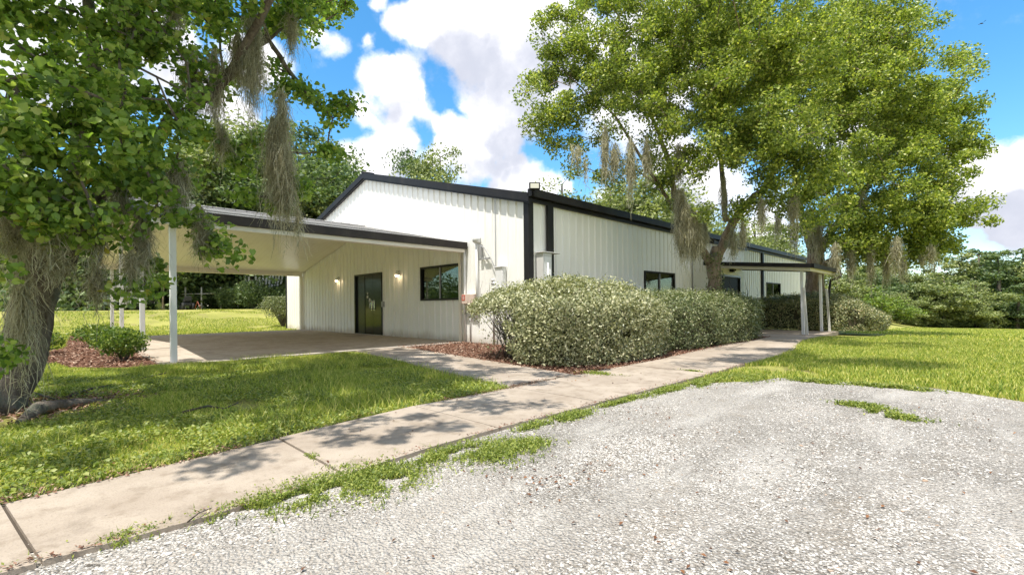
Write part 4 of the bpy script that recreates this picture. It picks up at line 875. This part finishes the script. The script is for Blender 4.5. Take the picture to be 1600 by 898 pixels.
# ------------------------------------------------------------------ background trees
def bg_tree(kind, h, r, n, seed, low=.12, leafm=0, ls=.24, conifer=False):
    rng2 = np.random.default_rng(seed); global rng; keep = rng; rng = rng2
    T = thing(kind, (0, 0, 0), None, None); bls = []
    nb = 22
    for i in range(nb):
        z = h*(low+(.93-low)*(i+.5)/nb); w_ = r*(math.sin(math.pi*min(1, ((z/h-low)/(1-low))**.75*.82+.14)) if not conifer else (1.06-z/h))
        a = rng2.uniform(0, 6.283); q = w_*rng2.uniform(.2, .75); bls.append((q*math.cos(a), q*math.sin(a), z, max(.35, w_*rng2.uniform(.38, .6))))
    ncl = 110 if n < 20000 else 230; cl = blob_points(bls, ncl, .35)
    MB().tube([(0, 0, -.4), (.05, 0, h*.25), (-.1, .1, h*.55), (0, 0, h*.85)], [h*.028, h*.02, h*.013, h*.004], 8).build('trunk', M_barkB, T)
    mb = MB()
    for p, rr in skeleton([(0, 0, 0), (.05, 0, h*.25), (-.1, .1, h*.55), (0, 0, h*.85)], [h*.026, h*.02, h*.013, h*.004], cl, .015): mb.tube(p, rr, 4, cap=False)
    mb.build('branches', M_barkB, T)
    pk = rng2.integers(0, ncl, n); g_ = rng2.normal(size=(n, 3)); g_ = g_/np.linalg.norm(g_, axis=1)[:, None]*(rng2.uniform(0, 1, n)**.4)[:, None]; sz = rng2.uniform(.5, 1.2, ncl)
    C = cl[pk]+g_*(r*.26*sz[pk])[:, None]*np.array([1, 1, .55]); C[:, 2] = np.maximum(C[:, 2], .05)
    V, F = leaf_cards(C, ls, .8, .6, .3); np_mesh('crown', V, F, M_leafB[leafm], T)
    rng = keep; return T
def copy_tree(T, loc, rz, s, label, cat, group, name=None):
    r = T.copy(); COL.objects.link(r); r.location = loc; r.rotation_euler = (0, 0, rz); r.scale = s
    for ch in list(T.children):
        c = ch.copy(); COL.objects.link(c); c.parent = r
    r['label'] = label; r['category'] = cat
    if group: r['group'] = group
    return r
PRO = [bg_tree('woodland_tree', 8, 3.4, 15000, 11, .06, 0), bg_tree('woodland_tree', 8, 3.6, 15000, 12, .05, 1), bg_tree('woodland_tree', 8, 3.2, 16000, 13, .05, 0, .2), bg_tree('conifer_tree', 9, 3.0, 15000, 14, .04, 1, .22, True),
       bg_tree('lime_bush', 3, 1.9, 4200, 15, .03, 2, .16), bg_tree('woodland_tree', 13, 5.2, 30000, 16, .08, 1, .25), bg_tree('woodland_tree', 13, 5.2, 30000, 17, .10, 0, .25)]
USED = [False]*len(PRO)
def put(k, x, y, s, label, cat='tree', group=None, rz=None, sz=None):
    loc = (x, y, float(hz(x, y))-.05); rz = rng.uniform(0, 6.28) if rz is None else rz; sc3 = (s, s, sz or s)
    if not USED[k]:
        USED[k] = True; T = PRO[k]; T.location = loc; T.rotation_euler = (0, 0, rz); T.scale = sc3; T['label'] = label; T['category'] = cat
        if group: T['group'] = group
        return T
    return copy_tree(PRO[k], loc, rz, sc3, label, cat, group)
def gxy(u, d): p = CAM+dirv(u, 478)*d; return p[0], p[1]
TG = 'trees of the far tree line beyond the field'
far = [ # u, depth, proto, target top v, label
 (1600,46,1,392,'dark dense tree at the right edge of the far tree line'),
 (1560,44,3,404,'dark pointed tree standing left of the rightmost tree-line tree'),
 (1590,41,3,455,'low dark spreading tree in front at the right edge of the field'),
 (1530,47,3,400,'slim dark tree whose bare tip shows against the sky right of the big crown'),
 (1500,48,0,412,'tall rounded olive tree right of the gap under the cloud'),
 (1460,50,2,408,'tall pale olive tree just right of the big crown edge'),
 (1475,42,0,440,'broad yellowish low tree at the middle of the field edge'),
 (1525,42,2,452,'small olive tree in front of the slim dark one'),
 (1435,43,2,455,'grey-green rounded tree left of the broad yellowish one'),
 (1405,48,0,425,'olive tree seen below the hanging moss'),
 (1410,41,2,470,'low grey-green bushy tree beside the bright lime bush'),
 (1360,47,1,425,'dark tree seen behind the moss strands right of the canopy'),
 (1330,44,0,432,'olive tree just right of the canopy corner'),
 (1300,50,2,420,'pale tree behind the second big trunk'),
 (1640,44,0,400,'tree partly cut by the right picture edge'),
 (1370,52,0,405,'tall tree farthest back below the big crown'),
 (1550,54,2,408,'tall pale tree behind the slim dark one'),
]
BASEH = [8, 8, 8, 9, 3, 13, 13]
def place_top(u, d, k, vt, label, group, sx=1., cat='tree'):
    x, y = gxy(u, d); top = at(u, vt-14, d)[2]; z = float(hz(x, y)); H = max(1.5, top-z); s = H/BASEH[k]*1.07
    return put(k, x, y, s*sx*(1.25 if s < 1 else 1.0), label, cat, group, sz=s)
for u, d, k, vt, lab in far: place_top(u, d, k, vt, lab, TG, 1.15)
place_top(1372, 38, 4, 466, 'bright lime-green bush at the field edge beyond the far hedge', None, 1.1, 'bush')
LG = 'trees of the wood behind the carport'
lw = [(455,36,5,200,'dark tall tree rising left of the gable peak'),(400,38,6,190,'bright-topped tall tree behind the hanging moss'),(510,40,6,250,'rounded tree just left of the gable peak'),(345,36,5,230,'dark tree behind the carport roof ridge'),(290,38,6,230,'tall tree seen above the carport roof left end'),
 (230,36,5,260,'dark tree behind the row of carport posts'),(170,38,5,300,'dark tree behind the parked truck'),(110,37,6,300,'tree behind the lawn right of the big trunk'),(50,38,5,280,'tree directly behind the big left trunk'),(545,46,6,262,'second-row tree peeping over the left roof slope of the gable'),(375,46,6,205,'second-row bright tree high behind the moss'),(480,38,6,228,'front tree directly above the carport ridge'),(0,38,6,260,'tree left of the big trunk at the picture edge'),(-60,36,5,260,'leftmost tree of the wood'),
 (430,44,5,230,'second-row dark tree behind the clipped shrub')]
for u, d, k, vt, lab in lw: place_top(u, d+4, k, vt, lab, LG, 1.1)
BG2 = 'trees rising beyond the building roof'
for u, d, k, vt, lab in ((1010,52,6,296,'broad light green tree above the eave left of the nearer big trunk'),(955,56,6,310,'rounded tree left of the broad light green one above the eave'),(1060,58,6,330,'tree above the eave right behind the nearer trunk'),(880,66,6,306,'small tree top above the eave near the floodlight'),
    (645,60,5,275,'thin leafy tree top left above the gable roof'),(690,56,6,258,'thin leafy tree top right above the gable roof'),(1180,70,6,370,'tree top behind the far end of the roof')): place_top(u, d, k, vt-22, lab, BG2, .8 if vt < 290 else 1.2)
# trees behind the camera that the windows mirror
for i, (x, y) in enumerate(((-22, -14), (-12, -20), (-3, -19), (8, -16), (20, -8), (24, 8))): put(5 if i % 2 else 6, x, y, .9, ('tree behind the viewpoint mirrored in the windows, %s' % ('far left', 'left', 'centre left', 'centre right', 'right', 'far right')[i]), 'tree', 'trees behind the viewpoint')
# understory mass closing the wood floor
n = 26000; X = rng.uniform(-62, -42, n); Y = rng.uniform(-30, 40, n); Z = hz(X, Y)+rng.uniform(0, 1, n)**1.3*3.4*(1+.4*np.sin(Y*.8))
V, F = leaf_cards(np.stack([X, Y, Z], 1), .42, .5, .6, .3); tag(np_mesh('wood_undergrowth', V, F, M_leafB[1]), 'dark tangled undergrowth below the trees behind the carport', 'undergrowth', kind='stuff')
n = 12000; X = rng.uniform(-16, 40, n); Y = 64+rng.uniform(0, 8, n); Z = hz(X, Y)+rng.uniform(0, 1, n)**1.2*3.2
V, F = leaf_cards(np.stack([X, Y, Z], 1), .4, .6, .6, .3); tag(np_mesh('field_edge_undergrowth', V, F, M_leafB[1]), 'dark undergrowth closing the foot of the far tree line', 'undergrowth', kind='stuff')

# small things behind the carport -------------------------------------
def gp(u, d): x, y = gxy(u, d); return x, y, float(hz(x, y))
x, y, z = gp(255, 33)
yt = [np.array((x, y, z)), np.array((x, y, z+1.0)), np.array((x-.2, y+.1, z+2.0))]
make_tree('young_tree', 'young slender tree seen between the carport posts', 'tree', yt, [.07, .05, .03], [(x-.3, y-.2, z+2.2, .8), (x+.5, y+.3, z+2.7, .9), (x, y, z+3.4, .9), (x-.5, y+.2, z+3.0, .7), (x+.7, y+.5, z+1.8, .5)], 60, 2600, .15, M_leafS, M_barkR, spread=.3)
def wagon():
    x, y, z = gp(207, 36); T = thing('storage_trailer', (x, y, z), 'old white rounded box trailer with a dark band, seen between the posts', 'trailer'); a = R_(-35)+math.pi/2
    def loc(px, py, pz): return (x+px*math.cos(a)-py*math.sin(a), y+px*math.sin(a)+py*math.cos(a), z+pz)
    prof = [(-1.05, .45), (-1.12, .9), (-1.0, 1.7), (-.85, 1.95), (.85, 1.95), (1.0, 1.7), (1.12, .9), (1.05, .45)]
    P = [loc(px, -.8, pz) for px, pz in prof]+[loc(px, .8, pz) for px, pz in prof]; n = len(prof)
    MB().poly(P, [tuple(range(n)), tuple(reversed(range(n, 2*n)))]+[(i, i+n, (i+1) % n+n, (i+1) % n) for i in range(n)]).build('body', M_oldwhite, T, .03)
    MB().poly([loc(px, py, pz) for py in (-.83, .83) for px, pz in ((-1.13, 1.15), (1.13, 1.15), (1.13, 1.22), (-1.13, 1.22))], [(0, 1, 2, 3), (4, 7, 6, 5), (0, 3, 7, 4), (1, 5, 6, 2)]).build('band', M_black, T)
    for s in (-.6, .6):
        MB().tube([loc(s, -.84, .3), loc(s, -.66, .3)], .3, 16).build('wheel', M_rubber, T)
wagon()
def pickup():
    x, y, z = gp(165, 39); T = thing('pickup_truck', (x, y, z), 'dark pickup truck parked in the shade behind the posts', 'truck'); a = R_(40)
    def loc(px, py, pz): return (x+px*math.cos(a)-py*math.sin(a), y+px*math.sin(a)+py*math.cos(a), z+pz)
    prof = [(-2.5, .5), (-2.5, 1.15), (-.4, 1.2), (-.2, 1.85), (1.0, 1.85), (1.5, 1.25), (2.5, 1.1), (2.6, .5)]; n = len(prof)
    P = [loc(px, -.9, pz) for px, pz in prof]+[loc(px, .9, pz) for px, pz in prof]
    MB().poly(P, [tuple(range(n)), tuple(reversed(range(n, 2*n)))]+[(i, i+n, (i+1) % n+n, (i+1) % n) for i in range(n)]).build('body', M_darkcar, T, .05)
    for py, f_ in ((-.91, (0, 1, 2, 3)), (.91, (3, 2, 1, 0))): MB().poly([loc(px, py, pz) for px, pz in ((-.05, 1.25), (1.3, 1.25), (.95, 1.75), (.0, 1.75))], [f_]).build('side_window', M_glass, T)
    for s in (-1.6, 1.7):
        for q in (-.92, .72): MB().tube([loc(s, q, .38), loc(s, q+.2, .38)], .38, 16).build('wheel', M_rubber, T)
    for q in (-.7, .7): MB().box(*[c for p in (loc(2.55, q, .8),) for c in (p[0]-.06, p[0]+.06, p[1]-.12, p[1]+.12, .75+z, .9+z)]).build('headlight', M_lgrey, T)
pickup()
def chair():
    x, y, z = gp(170, 34); T = thing('garden_chair', (x, y, z), 'faded green garden chair in the shade left of the white trailer', 'chair')
    MB().box(x-.3, x+.3, y-.3, y+.3, z+.42, z+.47).build('seat', M_grn, T, .01)
    MB().poly([(x-.34, y-.3, z+.47), (x-.30, y-.3, z+.47), (x-.30, y+.3, z+.47), (x-.34, y+.3, z+.47), (x-.52, y-.28, z+1.1), (x-.48, y-.28, z+1.1), (x-.48, y+.28, z+1.1), (x-.52, y+.28, z+1.1)], [(0, 3, 2, 1), (4, 5, 6, 7), (0, 1, 5, 4), (1, 2, 6, 5), (2, 3, 7, 6), (3, 0, 4, 7)]).build('backrest', M_grn, T)
    for a in (-.26, .26):
        MB().box(x-.35, x+.3, y+a*1.25-.03, y+a*1.25+.03, z+.66, z+.69).build('armrest', M_grn, T)
        for b in (-.27, .27): MB().box(x+b-.025, x+b+.025, y+a-.025, y+a+.025, z, z+.42).build('leg', M_grn, T)
chair()
def pickets():
    x, y, z = gp(415, 38); T = thing('picket_fence', (x, y, z), 'leaning white picket fence panel with uneven tops above the dark bushes', 'fence')
    dx, dy = Rv[0], Rv[1]
    for i in range(12):
        o = -1.4+i*.24+rng.uniform(-.02, .02); lean = (i-5)*.035; b = 1.3+max(0, i-4)*.13+.5*max(0, 2-i)*.2; t_ = 3.3-.05*abs(i-5)+rng.uniform(-.25, .15); w_ = .075
        if i in (2,): continue
        P = []
        for hh, ww in ((b, w_), (t_-.12, w_), (t_, .01)):
            for sx, sy in ((-ww, -.012), (ww, -.012), (ww, .012), (-ww, .012)):
                q = o+lean*(hh-b)+sx; P.append((x+dx*q-dy*sy, y+dy*q+dx*sy, z+hh-.2))
        MB().poly(P, [(0, 3, 2, 1), (0, 1, 5, 4), (1, 2, 6, 5), (2, 3, 7, 6), (3, 0, 4, 7), (4, 5, 9, 8), (5, 6, 10, 9), (6, 7, 11, 10), (7, 4, 8, 11), (8, 9, 10, 11)]).build('picket', M_whitetrim, T)
    for hh in (1.9, 2.5):
        P = [(x+dx*q-dy*s, y+dy*q+dx*s, z+hh-.2+k) for k in (0, .08) for q, s in ((-1.5, .02), (1.4, .02), (1.4, .05), (-1.5, .05))]
        MB().poly(P, [(0, 3, 2, 1), (4, 5, 6, 7), (0, 1, 5, 4), (1, 2, 6, 5), (2, 3, 7, 6), (3, 0, 4, 7)]).build('rail', M_oldwhite, T)
    for q in (-1.2, .9): MB().box(x+dx*q-.05, x+dx*q+.05, y+dy*q+.06, y+dy*q+.16, z-.2, z+2.7).build('fence_post', M_barkB, T)
pickets()
def railfence():
    x, y, z = gp(330, 36.5); T = thing('rail_fence', (x, y, z), 'old single-rail fence of thin grey posts in front of the dark bushes', 'fence')
    for u in (290, 315, 345, 372):
        a, b, c = gp(u, 36.5); MB().tube([(a, b, c-.1), (a+.03, b, c+1.75)], .055, 8).build('fence_post', M_oldwhite, T)
    a = gp(285, 36.4); b = gp(378, 36.4); MB().tube([(a[0], a[1], a[2]+1.2), (b[0], b[1], b[2]+1.25)], .03, 6).build('rail', M_oldwhite, T)
railfence()
def mower():
    x, y, z = gp(292, 33.5); T = thing('riding_mower', (x, y, z), 'small dark riding mower with a rusty red frame beside the young tree', 'mower')
    MB().box(x-.5, x+.35, y-.28, y+.28, z+.28, z+.55).box(x-.5, x+.0, y-.22, y+.22, z+.55, z+.78).build('body', M_darkcar, T, .05)
    MB().box(x+.1, x+.45, y-.22, y+.22, z+.6, z+.66).box(x+.4, x+.48, y-.22, y+.22, z+.66, z+.98).build('seat', M_rubber, T, .02)
    MB().tube([(x-.1, y, z+.75), (x+.02, y, z+1.02)], .02, 6).tube([(x+.02+.15*math.cos(a), y+.15*math.sin(a), z+1.02) for a in np.linspace(0, 6.283, 13)], .013, 6).build('steering_wheel', M_rubber, T)
    MB().tube([(x+.5, y+.4, z+.1), (x+.75, y+.5, z+.6), (x+1.1, y+.6, z+.15)], .03, 6).build('handle_frame', M_rust, T)
    for px, r in ((-.4, .19), (.3, .26)):
        for q in (-.36, .24): MB().tube([(x+px, y+q, z+r), (x+px, y+q+.12, z+r)], r, 14).build('wheel', M_rubber, T)
mower()
bsh = 'dark bushes along the bank behind the carport'
for u, d, rx, hgt, lab in ((395,36,1.5,2.3,'dark round bush below the left end of the picket fence'),(365,36.5,1.3,1.9,'dark bush left of the picket fence foot'),(440,37,1.6,1.9,'dark bush right of the picket fence'),(330,38.5,1.6,2.6,'dark bush behind the rail fence'),(285,39,1.5,2.4,'dark bush behind the riding mower'),(125,37,1.6,2.3,'dark bush left of the garden chair')):
    x, y, z = gp(u, d); shrub('bush', lab, (x, y), rx, hgt, 4500, .17, M_leafB[1], bsh, 5, .5, 'bush')

# ------------------------------------------------------------------ ground cover
def blades(XY, h, wd, lean=.35):
    n = len(XY); X, Y = XY.T; Z = hz(X, Y); a = rng.uniform(0, 6.283, n); la = rng.uniform(0, 6.283, n); hh = h*rng.uniform(.5, 1.3, n); L = lean*hh*rng.uniform(.2, 1.4, n)
    e = np.stack([np.cos(a), np.sin(a), 0*a], 1)*(wd*rng.uniform(.7, 1.3, n))[:, None]*.5; B = np.stack([X, Y, Z], 1); ld = np.stack([np.cos(la), np.sin(la), 0*a], 1)
    Mi = B+np.array([0, 0, 1])*(hh*.6)[:, None]+ld*(L*.35)[:, None]; T = B+np.array([0, 0, 1])*hh[:, None]+ld*L[:, None]
    V = np.stack([B-e, B+e, Mi+e*.75, Mi-e*.75, T], 1).reshape(-1, 3); i = np.arange(n)[:, None]*5
    F = np.concatenate([i+np.array([0, 1, 2]), i+np.array([0, 2, 3]), i+np.array([3, 2, 4])]); return V, F
def nz(x, y, s, k=0): return np.array([mnoise.noise((a*s+k, b*s, k)) for a, b in zip(x, y)])
HARD = [[(-3.44, -9), (-2.55, -9), (-2.56, .6), (-2.72, 10), (-3.3, 14), (-3.45, 19.4), (-7.7, 19.4), (-7.7, 15.2), (-4.5, 15.2), (-4.32, 12), (-4.05, 6), (-3.98, 2.5), (-3.55, 0)], [(-4.0, 3.93), (-10.3, 4.93), (-10.3, 6.3), (-4.0, 5.35)], [(-10.0, 1.4), (-10.0, 8.3), (-22, 8.3), (-22, 1.4)],
        MULCH, [(BX0, BY0), (BX1, BY0), (BX1, BY1), (BX0, BY1)]]
def lawn(x, y, grav=True):
    k = np.ones(len(x), bool)
    for h_ in HARD: k &= ~inside(h_, x, y)
    if grav: k &= ~inside(GRAVELN, x, y)
    return k
def bare(x, y):   # worn patches
    return nz(x, y, 1.1, 4)+.5*nz(x, y, 3.1, 2)
def scat(n, x0, x1, y0, y1): return rng.uniform(x0, x1, n), rng.uniform(y0, y1, n)
AV, AF = [], []; base_ = 0
def addm(V, F):
    global base_; AV.append(V); AF.append(F+base_); base_ += len(V)
def trunkgap(x, y): return np.hypot(x+6.8, y+.25) > .55+.5*rng.uniform(0, 1, len(x))
# lawn around the left tree
x, y = scat(275000, -11.5, -3.4, -2.2, 5.0); k = lawn(x, y) & ~inside(MULCH2, x, y) & (bare(x, y) < .42+rng.uniform(-.1, .1, len(x))) & trunkgap(x, y); x, y = x[k], y[k]
tuft = np.clip(nz(x, y, .9, 7)+.5, .15, 1.2)
V, F = blades(np.stack([x, y], 1), .062*tuft+.015, .0065, .7); addm(V, F)
x, y = scat(16000, -10.3, -3.9, 1.0, 5.0); k = lawn(x, y) & (nz(x, y, .8, 9) > -.1); x, y = x[k], y[k]; V, F = blades(np.stack([x, y], 1), .11, .007, .9); addm(V, F)
x, y = scat(90000, -26, -11.5, -6, 1.4); k = lawn(x, y) & ~inside(MULCH2, x, y); x, y = x[k], y[k]; V, F = blades(np.stack([x, y], 1), .06, .014, .5); addm(V, F)
x, y = scat(60000, -36, -22, -6, 14); k = lawn(x, y) & (nz(x, y, .45, 17)+.3*nz(x, y, 1.6, 3)+.45*ss(0, 1, (-29-x)/6) < .28); x, y = x[k], y[k]; V, F = blades(np.stack([x, y], 1), .07, .024, .5); addm(V, F)
# right lawn and field
x, y = scat(230000, -3.6, 7, 6.2, 17); k = lawn(x, y) & (rng.uniform(0, 1, len(x)) < np.clip(1.4-(y-6)/14, .35, 1)); k &= ~((y < 9) & (bare(x, y) > .35)); x, y = x[k], y[k]
V, F = blades(np.stack([x, y], 1), .06+.03*np.clip(nz(x, y, .8, 3), -.5, .6), .011, .55); addm(V, F)
x, y = scat(110000, -4, 22, 16, 62); k = lawn(x, y) & ~((x < -2.3) & (y < 23)); x, y = x[k], y[k]; V, F = blades(np.stack([x, y], 1), .07, .03, .5); addm(V, F)
tag(np_mesh('grass', np.concatenate(AV), np.concatenate(AF), M_grass), 'bright green grass blades of the lawns and the field', 'grass', kind='stuff')
# broadleaf ground cover: lawn edge, tufts at the gravel edge
AV, AF = [], []; base_ = 0
x, y = scat(96000, -9.5, -3.4, -1.8, 4.6); k = lawn(x, y) & (nz(x, y, 1.0, 12)+.35*nz(x, y, 3, 3)+.35*(x > -5.0) > .02) & trunkgap(x, y); x, y = x[k], y[k]; z = rng.uniform(.01, .06, len(x))
V, F = leaf_cards(np.stack([x, y, z], 1), .026, 1.3, .8, .2); addm(V, F)
patch = [(-2.62, 1.15, .16, .45), (-2.45, 1.35, .25, .3), (-2.5, .95, .14, .2), (-2.6, .72, .1, .18), (-2.35, 2.15, .22, .28), (-2.55, 1.9, .12, .3), (-2.3, 2.45, .14, .15), (-2.6, 3.3, .1, .3), (-2.62, 4.2, .05, .5), (-2.58, 5.1, .08, .4), (-2.5, 5.9, .12, .4), (-2.3, 6.6, .25, .3), (-2.64, -.4, .05, .3), (-2.62, 2.8, .05, .2),
         (-.8, 5.55, .2, .1), (-.5, 5.2, .16, .08), (-.65, 5.35, .1, .1), (-1.5, 6.9, .3, .1), (-.8, 7.0, .4, .1), (-2.75, 1.28, .05, .03), (-3.1, 1.22, .06, .03), (-3.0, 6.7, .15, .03), (-3.9, 5.6, .25, .12), (-.35, .95, .12, .1), (-.6, 1.0, .1, .08), (-2.62,.25,.06,.12)]
for px, py, rx, ry in patch:
    n = int(4200*min(1, rx*ry*14+.03)); q = rng.normal(size=(n, 2))*(.42+.35*rng.uniform(0, 1, (n, 1))**3); x = px+q[:, 0]*rx; y = py+q[:, 1]*ry
    kk = nz(x, y, 7, 1) > -.25; x, y = x[kk], y[kk]; n = len(x)
    V, F = leaf_cards(np.stack([x, y, .010+rng.uniform(0, 1, n)**2*.035], 1), .014+.002*py, 1.1, .5, .2); addm(V, F)
    nb_ = n//5; jx = rng.integers(0, n, nb_); V, F = blades(np.stack([x[jx], y[jx]], 1), .05, .005+.0007*py, .8); addm(V, np.concatenate([F]))
tag(np_mesh('ground_cover_plants', np.concatenate(AV), np.concatenate(AF), M_clover), 'low creeping weeds and clover along the sidewalk and gravel edges', 'weeds', kind='stuff')
# stones
def stones(x, y, s, z=0.004):
    n = len(x); base = np.array([(1, 0, 0), (.3, .95, 0), (-.8, .6, 0), (-.8, -.6, 0), (.3, -.95, 0), (0, 0, .75), (0, 0, -.5)], float)
    V = base[None]*(1+.35*rng.uniform(-1, 1, (n, 7, 3))); V[:, :5, 2] = rng.uniform(-.2, .35, (n, 5)); a = rng.uniform(0, 6.283, n); ca, sa = np.cos(a), np.sin(a)
    V = np.stack([V[..., 0]*ca[:, None]-V[..., 1]*sa[:, None]*.75, V[..., 0]*sa[:, None]+V[..., 1]*ca[:, None]*.75, V[..., 2]*.6], -1)*s[:, None, None]
    V += np.stack([x, y, z+s*.12], 1)[:, None]; f = [(0, 1, 5), (1, 2, 5), (2, 3, 5), (3, 4, 5), (4, 0, 5)]
    return V.reshape(-1, 3), (np.arange(n)[:, None, None]*7+np.array(f)[None]).reshape(-1, 3)
pts = []
for n, (a, b, c, d_), smin, smax in ((110000, (-2.9, 1.5, -.3, 3.2), .0025, .009), (70000, (-2.9, 3.5, 2.5, 7.4), .004, .010), (1800, (-2.9, 1, 0, 4), .010, .017), (16000, (1., 4, -.3, 3), .004, .009)):
    x, y = scat(n, a, b, c, d_); k = inside(GRAVELN, x, y) & (nz(x*2, y*.6, .9, 21)+.4*nz(x, y, 5, 2) < rng.uniform(-.3, .35, len(x))); x, y = x[k], y[k]; pts.append((x, y, rng.uniform(0, 1, len(x))**1.8*(smax-smin)+smin))
x = np.concatenate([p[0] for p in pts]); y = np.concatenate([p[1] for p in pts]); s = np.concatenate([p[2] for p in pts])
V, F = stones(x, y, s); tag(np_mesh('gravel_stones', V, F, M_stone), 'loose pale shell gravel stones covering the lot', 'gravel', kind='stuff')
# mulch chips
def chips(poly, n, sz):
    P = np.array(poly); x, y = scat(n, P[:, 0].min(), P[:, 0].max(), P[:, 1].min(), P[:, 1].max()); k = inside(poly, x, y); x, y = x[k], y[k]
    return leaf_cards(np.stack([x, y, .02+rng.uniform(0, .03, len(x))], 1), sz, 1.6, .3, .3)
AV, AF = [], []; base_ = 0
addm(*chips([(-10.4, 6.15), (-3.98, 5.2), (-4.05, 8), (-4.28, 12), (-4.4, 15.3), (-7.8, 15.3), (-7.8, 8.25), (-10.4, 8.25)], 34000, .055)); addm(*chips(MULCH2, 12000, .07))
for _n, _ed in ((2600, 0), (1100, 1)):
    y = rng.uniform(-1, 5 if _ed == 0 else 9, _n); x = np.array([(xi(q)+rng.uniform(-.15, .05)) if _ed == 0 else xo(q)-abs(rng.normal())*.04 for q in y]); k = nz(x, y, 2.2, 40) > -.1; x, y = x[k], y[k]; addm(*leaf_cards(np.stack([x, y, .034+0*x], 1), .022, 2.2, .45, .2))
x, y = scat(5000, -8.2, -5.6, -1.4, .9); k = np.hypot(x+6.85, y+.2) < .5+.7*rng.uniform(0, 1, len(x)); addm(*leaf_cards(np.stack([x[k], y[k], .03+0*x[k]], 1), .05, 1.5, .35, .3))
tag(np_mesh('mulch_chips', np.concatenate(AV), np.concatenate(AF), M_chip), 'red-brown bark mulch chips under the hedges and shrubs', 'mulch', kind='stuff')
x, y = scat(700, -6, 3, -.2, 6.5); k = nz(x, y, 1.0, 30) > -.05; x, y = x[k], y[k]
for _u, _v, _n, _r in ((845, 755, 45, .2), (905, 745, 20, .2), (1075, 872, 14, .10), (1010, 655, 40, .4), (1240, 720, 25, .4)):
    _d = dirv(_u, _v); _p = CAM+_d*(-CAMH/_d[2]); x = np.concatenate([x, _p[0]+rng.normal(size=_n)*_r]); y = np.concatenate([y, _p[1]+rng.normal(size=_n)*_r*.7])
V, F = leaf_cards(np.stack([x, y, .014+.026*(x < -2.72)+0*x], 1), .022, 2., .6, .5); tag(np_mesh('fallen_leaves', V, F, M_dead), 'scattered brown and orange dead leaves on gravel and sidewalk', 'dead leaves', kind='stuff')
# fallen sticks on the lawn
def stick(label, pts, r):
    P = [(CAM+dirv(u, v)*((.03-CAMH)/dirv(u, v)[2])) for u, v in pts]; P = [(p[0], p[1], .03+.02*(i % 2)) for i, p in enumerate(P)]
    o = MB().tube(P, [r*(1-.5*i/(len(P)-1)) for i in range(len(P))], 6).build('fallen_branch', M_twig); tag(o, label, 'stick', 'fallen sticks on the lawn')
stick('longest pale fallen stick, lying on the shaded lawn right of centre', [(285,644),(325,637),(350,638),(372,632)], .014)
stick('thin grey fallen stick running from the big trunk towards the carport post', [(105,620),(140,610),(200,596),(260,584)], .016)
stick('short curved stick at the right foot of the big trunk', [(50,612),(72,622),(100,628)], .012)
stick('short forked stick lying on the sidewalk slab at bottom left', [(293,815),(310,808),(330,793)], .004)
b = thing('bird', tuple(at(1534, 37, 60)), 'tiny dark bird gliding in the blue sky at upper right', 'bird'); p = at(1534, 37, 60)
MB().tube([p+Rv*-.22, p, p+Rv*.22], [.03, .08, .02], 8).poly([p+Fv*-.05, p+Fv*.12, p+Rv*.05+Fv*.5+[0, 0, .12], p+Rv*-.05+Fv*.45+[0, 0, .12]], [(0, 1, 2, 3)]).poly([p+Fv*-.12, p+Fv*.05, p+Fv*-.5+Rv*.1+[0, 0, .12], p+Fv*-.45+[0, 0, .12]], [(0, 1, 2, 3)]).build('body', M_rubber, b)
